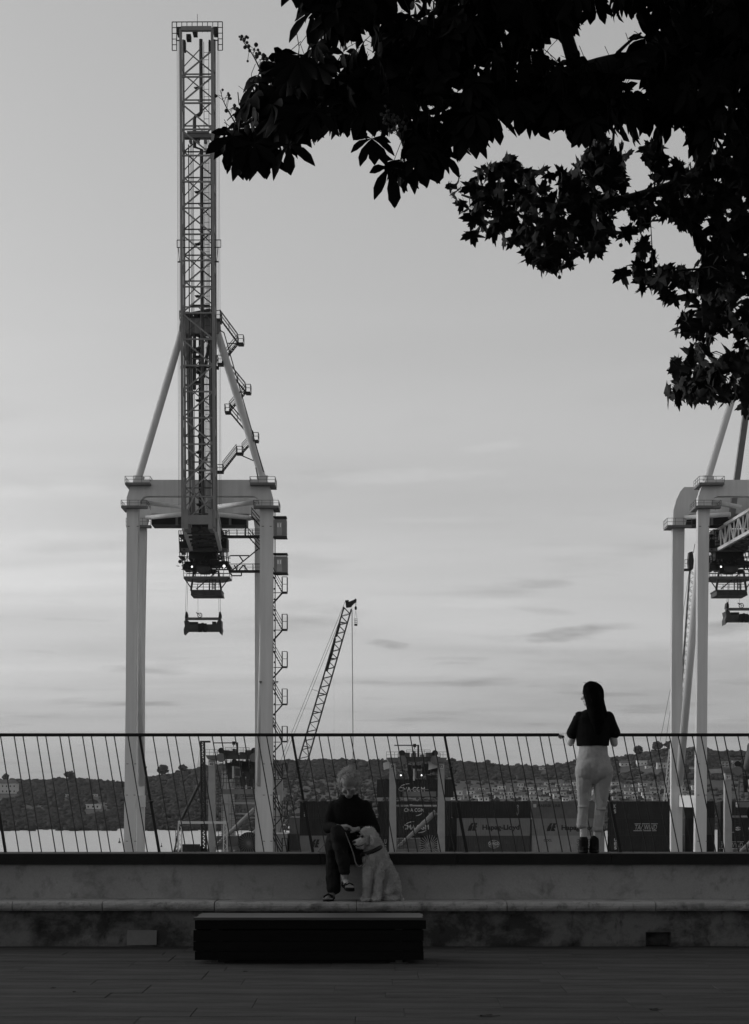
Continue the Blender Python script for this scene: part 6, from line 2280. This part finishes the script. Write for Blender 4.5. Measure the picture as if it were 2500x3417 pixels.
y42 = yard_crane(0, 0, '42', 'numbered 42 yard gantry crane between the legs of the tall crane')
yard_crane(44, 35, '47', 'yard gantry crane glimpsed behind crane 42, its upper beam lower', DR=322.0)
yard_crane(64, 48, '36', 'farthest yard gantry crane glimpsed through crane 42', DR=350.0)
y52 = yard_crane(604, 8, '52', 'numbered 52 yard gantry crane holding a dark container', extra=True, reel_dark=False)
for poly in ([(1241 + 38, 2546), (1300, 2540), (1300, 2563), (1281, 2569)], [(1431, 2545), (1460, 2541), (1460, 2562), (1431, 2569)]):
    mb = MB()
    mb.pprism(poly, DR + 0.6, 1.2)
    mb.build('cabin_panel', M_light, y52)
for x in (1338, 1407):
    mb = MB()
    mb.ball(W(x, 2587, DR + 1.0), 0.12, 8, 5)
    mb.build('work_lamp', M_lamp, y52)
yard_crane(1724, 44, '56', 'yard gantry crane partly hidden at the right edge', extra=True)
# the box the 52 crane is holding
zc = EYE - (2661 - HY) / FPX * (DR + 2)
c_ = container(1258, 0, DR + 1.6, 'navy', 'dark lettered container hanging in yard crane 52', z=zc)
letters(c_, 'CMA CGM', 1331, 1418, 2626, 2641, M_white, bold=0.014)
swoosh(c_, 1370, 2634, 38, 19, 95, 155, M_white)
swoosh(c_, 1380, 2634, 38, 19, 275, 330, M_white)

# ------------------------------------------------------------------ lattice booms
def lattice(mb, a, b, w0, w1, n, r, side=Vector((1, 0, 0)), dep=Vector((0, 1, 0))):
    a, b = Vector(a), Vector(b)
    for s in (-1, 1):
        for t_ in (-1, 1):
            mb.tube(a + side * s * w0 / 2 + dep * t_ * w0 / 2, b + side * s * w1 / 2 + dep * t_ * w1 / 2, r, 5)
    for k in range(n):
        p, q = a.lerp(b, k / n), a.lerp(b, (k + 1) / n)
        wa, wb_ = w0 + (w1 - w0) * k / n, w0 + (w1 - w0) * (k + 1) / n
        s = 1 if k % 2 else -1
        for t_ in (-1, 1):
            mb.tube(p + side * s * wa / 2 + dep * t_ * wa / 2, q - side * s * wb_ / 2 + dep * t_ * wb_ / 2, r * 0.6, 4, caps=False)
            mb.tube(p + dep * s * wa / 2 + side * t_ * wa / 2, q - dep * s * wb_ / 2 + side * t_ * wb_ / 2, r * 0.6, 4, caps=False)
DL = 345.0
lc = thing('crawler_crane', 'crawler crane with a long slanted lattice boom behind the railing', 'crane', (W(905, 0, DL).x, DL, YARD_Z))
sx = Vector((0.96, 0, -0.27))
mb = MB()
lattice(mb, W(1013, 2535, DL), W(1160, 2030, DL), 1.75, 1.55, 34, 0.13, sx)
lattice(mb, W(930, 2825, DL), W(1013, 2535, DL), 0.9, 1.75, 16, 0.07, sx)
mb.build('lattice_boom', M_steel, lc)
for a, c in (((1134, 2080), (1121, 2125)), ((1118, 2130), (1105, 2190)), ((1105, 2185), (1090, 2240))):
    mb = MB()
    mb.beam(W(a[0], a[1], DL - 0.3), W(c[0], c[1], DL - 0.3), 0.5, 0.3)
    mb.build('boom_catwalk', M_black, lc)
for px, py in ((1144, 2074), (1107, 2193), (1071, 2310), (1052, 2371), (1020, 2487)):
    mb = MB()
    mb.beam(W(px - 9, py + 2, DL), W(px + 12, py + 6, DL), 0.16, 1.2)
    mb.build('boom_joint', M_black, lc)
mb = MB()
mb.pprism([(1152, 2003), (1164, 2002), (1164, 2008), (1180, 2002), (1187, 1997), (1190, 2000), (1188, 2008), (1182, 2012), (1176, 2018), (1172, 2024), (1155, 2026)], DL - 0.8, 1.6)
mb.build('boom_head', M_black, lc)
mb = MB()
for a, c in (((1153, 2005), (945, 2515)), ((1150, 2030), (955, 2515)), ((945, 2515), (908, 2640)), ((955, 2515), (915, 2640)), ((1041, 2300), (1062, 2307)), ((1174, 2028), (1179, 2640)), ((1176, 2035), (1180, 2640)), ((1115, 2265), (1115, 2520))):
    mb.tube(W(a[0], a[1], DL), W(c[0], c[1], DL), 0.05 if c[1] != 2520 else 0.012, 4)
mb.build('stay_ropes', M_rope, lc)
mb = MB()
a = W(905, 0, DL)
mb.box(a.x - 3.6, a.x + 3.4, DL - 2.2, DL + 2.2, YARD_Z + 1.3, YARD_Z + 3.6)
mb.build('engine_house', M_midsteel, lc)
for s in (-1, 1):
    mb = MB()
    mb.box(a.x - 4, a.x + 4, DL + s * 2.2 - 0.5, DL + s * 2.2 + 0.5, YARD_Z, YARD_Z + 1.28)
    mb.build('track', M_black, lc)
mb = MB()
mb.tube(W(895, 2790, DL), W(912, 2640, DL), 0.25, 6)
mb.build('gantry_mast', M_steel, lc)
wk = thing('man_basket', 'small basket hanging from the hook of the lattice boom', 'basket', W(1187, 2088, DL))
mb = MB()
mb.ball(W(1187.5, 2029, DL), (0.25, 0.25, 0.42), 10, 6)
mb.build('hook_block', M_black, wk)
mb = MB()
for x in (1185, 1190):
    mb.tube(W(x, 2002, DL), W(1187.5, 2024, DL), 0.035, 4)
for x in (1183, 1192):
    mb.tube(W(1187.5, 2038, DL), W(x, 2066, DL), 0.03, 4)
mb.build('sling', M_rope, wk)
mb = MB()
p0, p1 = W(1183, 2088, DL), W(1192.5, 2065, DL)
mb.box(p0.x, p1.x, DL - 0.3, DL + 0.3, p0.z, p0.z + 0.36)
for x in (p0.x, (p0.x + p1.x) / 2, p1.x):
    for yy in (DL - 0.28, DL + 0.28):
        mb.tube((x, yy, p0.z), (x, yy, p1.z), 0.035, 4)
for zz in (0.5, 0.75, 1.0):
    for yy in (DL - 0.28, DL + 0.28):
        mb.tube((p0.x, yy, p0.z + (p1.z - p0.z) * zz), (p1.x, yy, p0.z + (p1.z - p0.z) * zz), 0.03, 4)
mb.build('cage', M_steel, wk)

# dark piling mast, left of yard crane 42
DP = 330.0
pm = thing('piling_rig', 'black lattice mast with a raking strut left of yard crane 42', 'rig', W(680, 2900, DP))
pm.location.z = YARD_Z
mb = MB()
lattice(mb, Vector((W(681, 0, DP).x, DP, YARD_Z + 1.5)), W(676, 2478, DP), 0.8, 0.65, 60, 0.17)
mb.build('mast', M_black, pm)
mb = MB()
mb.beam(W(668, 2475, DP), W(702, 2475, DP), 0.35)
mb.pbox(697, 702, 2472, 2478, DP - 0.2, DP + 0.2)
mb.build('mast_head', M_black, pm)
mb = MB()
mb.tube(W(671, 2604, DP), W(603, 2740, DP), 0.3, 8)
mb.beam(W(603, 2740, DP), W(570, 2900, DP + 3), 0.3)
st = mb.build('raking_strut', M_black, pm)
a, c = W(614, 2716, DP - 0.25), W(628, 2690, DP - 0.25)
mb = MB()
for k in range(7):
    p = a.lerp(c, k / 7)
    q = a.lerp(c, (k + 0.7) / 7)
    mb.beam(p, q, 0.10, 0.02)
mb.build('lettering', M_white, st)
mb = MB()
mb.tube(W(670, 2480, DP), W(655, 2600, DP), 0.03, 4)
mb.build('stay_rope', M_rope, pm)
mb = MB()
a = W(680, 0, DP)
mb.box(a.x - 7, a.x + 1.5, DP - 1.5, DP + 1.5, YARD_Z, YARD_Z + 1.5)
mb.box(a.x - 4, a.x - 0.8, DP - 1.2, DP + 1.2, YARD_Z + 1.501, YARD_Z + 3.2)
mb.build('carrier', M_black, pm)

# pale portal frame and the pontoon-like quay clutter below it
DG = 262.0
pg = thing('portal_frame', 'small pale portal frame with lattice legs, left of yard crane 42', 'gantry', (W(676, 0, DG).x, DG, YARD_Z))
mb = MB()
mb.pbox(594, 759, 2741, 2749, DG, DG + 0.7)
mb.pbox(594, 606, 2739, 2751, DG - 0.1, DG + 0.8)
mb.pbox(747, 759, 2739, 2751, DG - 0.1, DG + 0.8)
mb.build('top_beam', M_crane, pg)
for x in (601, 752):
    mb = MB()
    top = W(x, 2750, DG + 0.4)
    lattice(mb, Vector((top.x, DG + 0.4, YARD_Z)), top, 0.6, 0.5, 12, 0.06)
    mb.build('lattice_leg', M_light, pg)
for x in (590,):
    mb = MB()
    top = W(x, 2760, DG + 3)
    lattice(mb, Vector((top.x, DG + 3, YARD_Z)), top, 0.35, 0.3, 12, 0.04)
    mb.build('lattice_leg', M_midsteel, pg)
DQ = 350.0
qb = thing('work_pontoon', 'dark flat work pontoon with gear left of yard crane 42', 'pontoon', (W(640, 0, DQ).x, DQ, YARD_Z))
mb = MB()
a, c = W(578, 2838, DQ), W(697, 2838, DQ)
mb.box(a.x, c.x, DQ, DQ + 6, YARD_Z, a.z)
mb.build('hull', M_steel, qb)
mb = MB()
for k in range(16):
    x = a.x + (c.x - a.x) * random.random()
    h = random.uniform(0.3, 1.1)
    mb.box(x, x + random.uniform(0.3, 1.2), DQ + random.uniform(0, 2), DQ + 3, a.z - 0.01, a.z + h)
for k in range(8):
    x = a.x + (c.x - a.x) * random.random()
    mb.tube((x, DQ + 1, a.z), (x + random.uniform(-1.5, 1.5), DQ + 1, a.z + random.uniform(0.5, 1.6)), 0.06, 4)
mb.build('deck_gear', M_black, qb)

# pale lattice mast and dark harbour-crane boom by the right-hand crane
DM = 330.0
lm = thing('lattice_mast', 'pale slanted lattice mast left of the right-hand crane leg', 'mast', (W(2205, 0, DM).x, DM, YARD_Z))
mb = MB()
lattice(mb, Vector((W(2200, 0, DM).x, DM, YARD_Z)), W(2238, 2500, DM), 0.85, 0.45, 26, 0.07, Vector((0.98, 0, -0.1)))
mb.tube(W(2238, 2500, DM), W(2246, 2425, DM), 0.05, 4)
mb.build('mast', M_crane, lm)
mb = MB()
for a, c in (((2243, 2270), (2160, 2690)), ((2243, 2330), (2190, 2690)), ((2243, 2330), (2238, 2500))):
    mb.tube(W(a[0], a[1], DM), W(c[0], c[1], DM), 0.045, 4)
mb.build('stay_rope', M_rope, lm)
DH = 300.0
hc = thing('harbour_crane', 'dark lattice boom with a sheave head behind the right-hand crane legs', 'crane', (W(2240, 0, DH).x, DH, YARD_Z))
mb = MB()
lattice(mb, Vector((W(2248, 0, DH).x, DH, YARD_Z + 4)), W(2312, 1905, DH), 1.3, 1.0, 60, 0.08, Vector((0.99, 0, -0.08)))
mb.build('lattice_boom', M_steel, hc)
mb = MB()
mb.pprism([(2301, 1842), (2312, 1840), (2316, 1870), (2314, 1897), (2300, 1897), (2298, 1870)], DH - 0.8, 1.6)
mb.pbox(2281, 2312, 1897, 1900, DH - 1.5, DH + 1)
a = W(2281, 1897, DH)
railing_px(mb, [(a.x, DH - 1.4, a.z), (a.x + 1.2, DH - 1.4, a.z)], 1.35, 0.05, 0.6)
mb.tube(W(2314, 1845, DH), W(2319, 1815, DH), 0.06, 4)
mb.build('boom_head', M_black, hc)
mb = MB()
mb.tube(W(2301, 1900, DH), W(2282, 2030, DH), 0.04, 4)
mb.tube(W(2282, 2030, DH), W(2238, 2640, DH), 0.04, 4)
mb.build('stay_rope', M_rope, hc)
mb = MB()
a = W(2248, 0, DH)
mb.box(a.x - 3, a.x + 3, DH - 2, DH + 2, YARD_Z, YARD_Z + 4)
mb.build('carrier', M_midsteel, hc)

# ------------------------------------------------------------------ buoys
for px, py, s, lab in ((399, 2813, 1.0, 'larger dark pointed buoy on the water left of the tall crane'), (539, 2826, 0.72, 'smaller dark buoy on the water between the tall crane legs')):
    d = (EYE - WATER_Z) * FPX / (py - HY)
    p = W(px, py, d)
    by = thing('buoy', lab, 'buoy', (p.x, d, WATER_Z), 'buoys on the water')
    mb = MB()
    mb.tube((p.x, d, WATER_Z - 0.1), (p.x, d, WATER_Z + 0.35 * s), 0.42 * s, 10, 0.36 * s)
    mb.tube((p.x, d, WATER_Z + 0.35 * s), (p.x, d, WATER_Z + 0.8 * s), 0.3 * s, 8, 0.12 * s)
    mb.build('float', M_steel, by)
    mb = MB()
    mb.tube((p.x, d, WATER_Z + 0.8 * s), (p.x, d, WATER_Z + 1.6 * s), 0.10 * s, 6, 0.05 * s)
    mb.ball((p.x, d, WATER_Z + 1.25 * s), 0.16 * s, 6, 4)
    mb.build('topmark', M_black, by)

# ------------------------------------------------------------------ houses on the far hillside
M_hroof = mat('house_roof', 0.10, 0.9, var=0.25, scale=0.4)
HW = [mat('house_wall_%s' % n_, v_, 0.9, var=0.12, scale=0.3) for n_, v_ in (('white', 0.62), ('cream', 0.48), ('grey', 0.30))]
def on_hill(px, py):
    lo_, hi_ = Y0 + 5, Y1
    for _ in range(40):
        m_ = (lo_ + hi_) / 2
        x = (px - HX) / FPX * m_
        z = float(terrain(x, m_))
        if HY - FPX * (z - EYE) / m_ > py:
            lo_ = m_
        else:
            hi_ = m_
    return Vector((x, m_, z))
def house(px, py, wpx, hpx, wall, flat, label, grp):
    p = on_hill(px, py)
    k = p.y / FPX
    w, h = wpx * k, hpx * k
    dpt = w * 0.7
    hs = thing('house', label, 'house', p, grp)
    mb = MB()
    mb.box(p.x - w / 2, p.x + w / 2, p.y, p.y + dpt, p.z - 3, p.z + h)
    wl = mb.build('wall', HW[wall], hs)
    mb = MB()
    z = p.z + h + 0.01
    if flat:
        mb.box(p.x - w * 0.54, p.x + w * 0.54, p.y - 0.5, p.y + dpt + 0.4, z, z + 0.35)
    else:
        e = 0.5
        x0, x1, y0, y1 = p.x - w / 2 - e, p.x + w / 2 + e, p.y - e, p.y + dpt + e
        ym = (y0 + y1) / 2
        rz = z + w * 0.2
        mb.add([(x0, y0, z), (x1, y0, z), (x1, y1, z), (x0, y1, z), (x0 + w * 0.15, ym, rz), (x1 - w * 0.15, ym, rz)],
               [(0, 1, 5, 4), (1, 2, 5), (2, 3, 4, 5), (3, 0, 4), (3, 2, 1, 0)])
    mb.build('roof', M_hroof if not flat else HW[wall], hs)
    rows_ = 2 if h > 5 else 1
    nw = max(2, int(w / 3))
    for j in range(rows_):
        for i_ in range(nw):
            wx = p.x - w / 2 + w * (i_ + 0.5) / nw
            wz = p.z + h * (j + 0.3) / rows_
            mb = MB()
            mb.box(wx - 0.55, wx + 0.55, p.y - 0.06, p.y - 0.005, wz, wz + min(1.4, h * 0.4))
            mb.build('window', M_glass, hs)
hrnd = random.Random(21)
special = [(22, 2648, 64, 34, 1, False, 'large pale villa on the hill at the far left edge'),
           (310, 2699, 46, 14, 0, True, 'long low white house on the left hillside'), (344, 2690, 36, 9, 2, True, 'grey terrace building right of the long low white house'),
           (316, 2657, 18, 6, 0, True, 'tiny white hut high on the left hillside'), (222, 2657, 12, 5, 1, True, 'tiny pale hut left of the white one on the hillside'),
           (1812, 2569, 24, 9, 1, False, 'lone pale house high in the woods left of the woman'), (2090, 2557, 38, 11, 1, False, 'wide pale villa high on the hill right of the woman'),
           (2143, 2555, 34, 16, 0, True, 'white flat-roofed villa with terraces high on the hill'), (2168, 2563, 26, 6, 0, True, 'low white terrace wing beside the flat-roofed villa'),
           (2210, 2564, 32, 18, 1, True, 'square pale block of flats high on the hill near the mast'), (2310, 2565, 16, 5, 0, False, 'tiny white house between the legs of the right-hand crane'),
           (2420, 2560, 26, 18, 2, True, 'grey block with dark windows on the hill at the right edge'), (2458, 2555, 26, 16, 2, True, 'second grey block with dark windows on the hill at the right edge')]
for px, py, w, h, wl, fl, lab in special:
    house(px, py, w, h, wl, fl, lab, 'houses on the far hillside')
rows_def = [(2625, 1730, 2330, 19, 26, 10, 'top'), (2640, 1560, 2330, 23, 26, 12, 'second'), (2655, 1520, 2320, 23, 27, 12, 'third'), (2669, 1500, 2310, 24, 28, 13, 'lowest')]
for py, xa, xb, n, wpx, hpx, nm in rows_def:
    for k in range(n):
        px = xa + (xb - xa) * (k + 0.5 + hrnd.uniform(-0.36, 0.36)) / n
        wl = hrnd.choice((0, 0, 1, 1, 2))
        fl = hrnd.random() < 0.35
        lab = '%s %s house, %s from the left in the %s row of the hillside village' % (('white', 'cream', 'grey')[wl], 'flat-roofed' if fl else 'hip-roofed', ORD[k], nm)
        house(px, py + hrnd.uniform(-6, 6), wpx * hrnd.uniform(0.6, 1.25), hpx * hrnd.uniform(0.65, 1.2), wl, fl, lab, 'houses on the far hillside')

# trees that stand out on the ridge
for px, py, wpx, lab in ((232, 2590, 34, 'round tree standing proud of the left ridge'), (18, 2592, 30, 'round tree on the ridge at the far left edge'), (545, 2578, 44, 'broad tree on the ridge right of the left crane leg'),
                         (610, 2560, 34, 'taller tree on the ridge left of the black mast'), (2195, 2507, 40, 'tall tree on the right ridge left of the crane leg'), (2130, 2513, 36, 'round tree on the right ridge beside the tall one'),
                         (2232, 2494, 34, 'tree on the right ridge against the crane leg'), (1512, 2536, 22, 'small tree on the middle ridge right of yard crane 52'), (1628, 2541, 24, 'small tree on the ridge above the round-emblem container')):
    y = 1790.0
    x = (px - HX) / FPX * y
    z = float(terrain(x, y))
    r_ = wpx / 2 * y / FPX
    tr = thing('ridge_tree', lab, 'tree', (x, y, z), 'trees on the ridge')
    mb = MB()
    mb.tube((x, y, z - 1), (x, y, z + r_), 0.5, 6, 0.3)
    mb.build('trunk', M_steel, tr)
    n = 26
    dirs = rng.standard_normal((n, 3))
    dirs /= np.linalg.norm(dirs, axis=1)[:, None]
    cen = np.array([x, y, z + r_ * 1.3]) + dirs * r_ * np.array([0.75, 0.6, 0.55]) * rng.random((n, 1)) ** 0.4
    v_, f_ = crowns(cen, np.ones((n, 3)) * r_ * rng.uniform(0.22, 0.42, (n, 1)), ICO2v, ICO2f, 0.35)
    link('crown', np_mesh('crown', v_, f_, M_wood, tr.location), tr)

# ------------------------------------------------------------------ the air: thin even haze round everything
hz = MB()
hz.box(-20000, 20000, -300, 30500, WATER_Z - 30, 700)
hzo = hz.build('haze', None)
M_haze = bpy.data.materials.new('haze')
M_haze.use_nodes = True
t = M_haze.node_tree
for n in list(t.nodes):
    t.nodes.remove(n)
o_ = t.nodes.new('ShaderNodeOutputMaterial')
pvn = t.nodes.new('ShaderNodeVolumePrincipled')
pvn.inputs['Color'].default_value = (0.9, 0.9, 0.9, 1)
pvn.inputs['Density'].default_value = 0.000034
t.links.new(pvn.outputs[0], o_.inputs['Volume'])
hzo.data.materials.append(M_haze)
tag(hzo, 'thin pale haze over the harbour and hills', 'haze', kind='stuff')
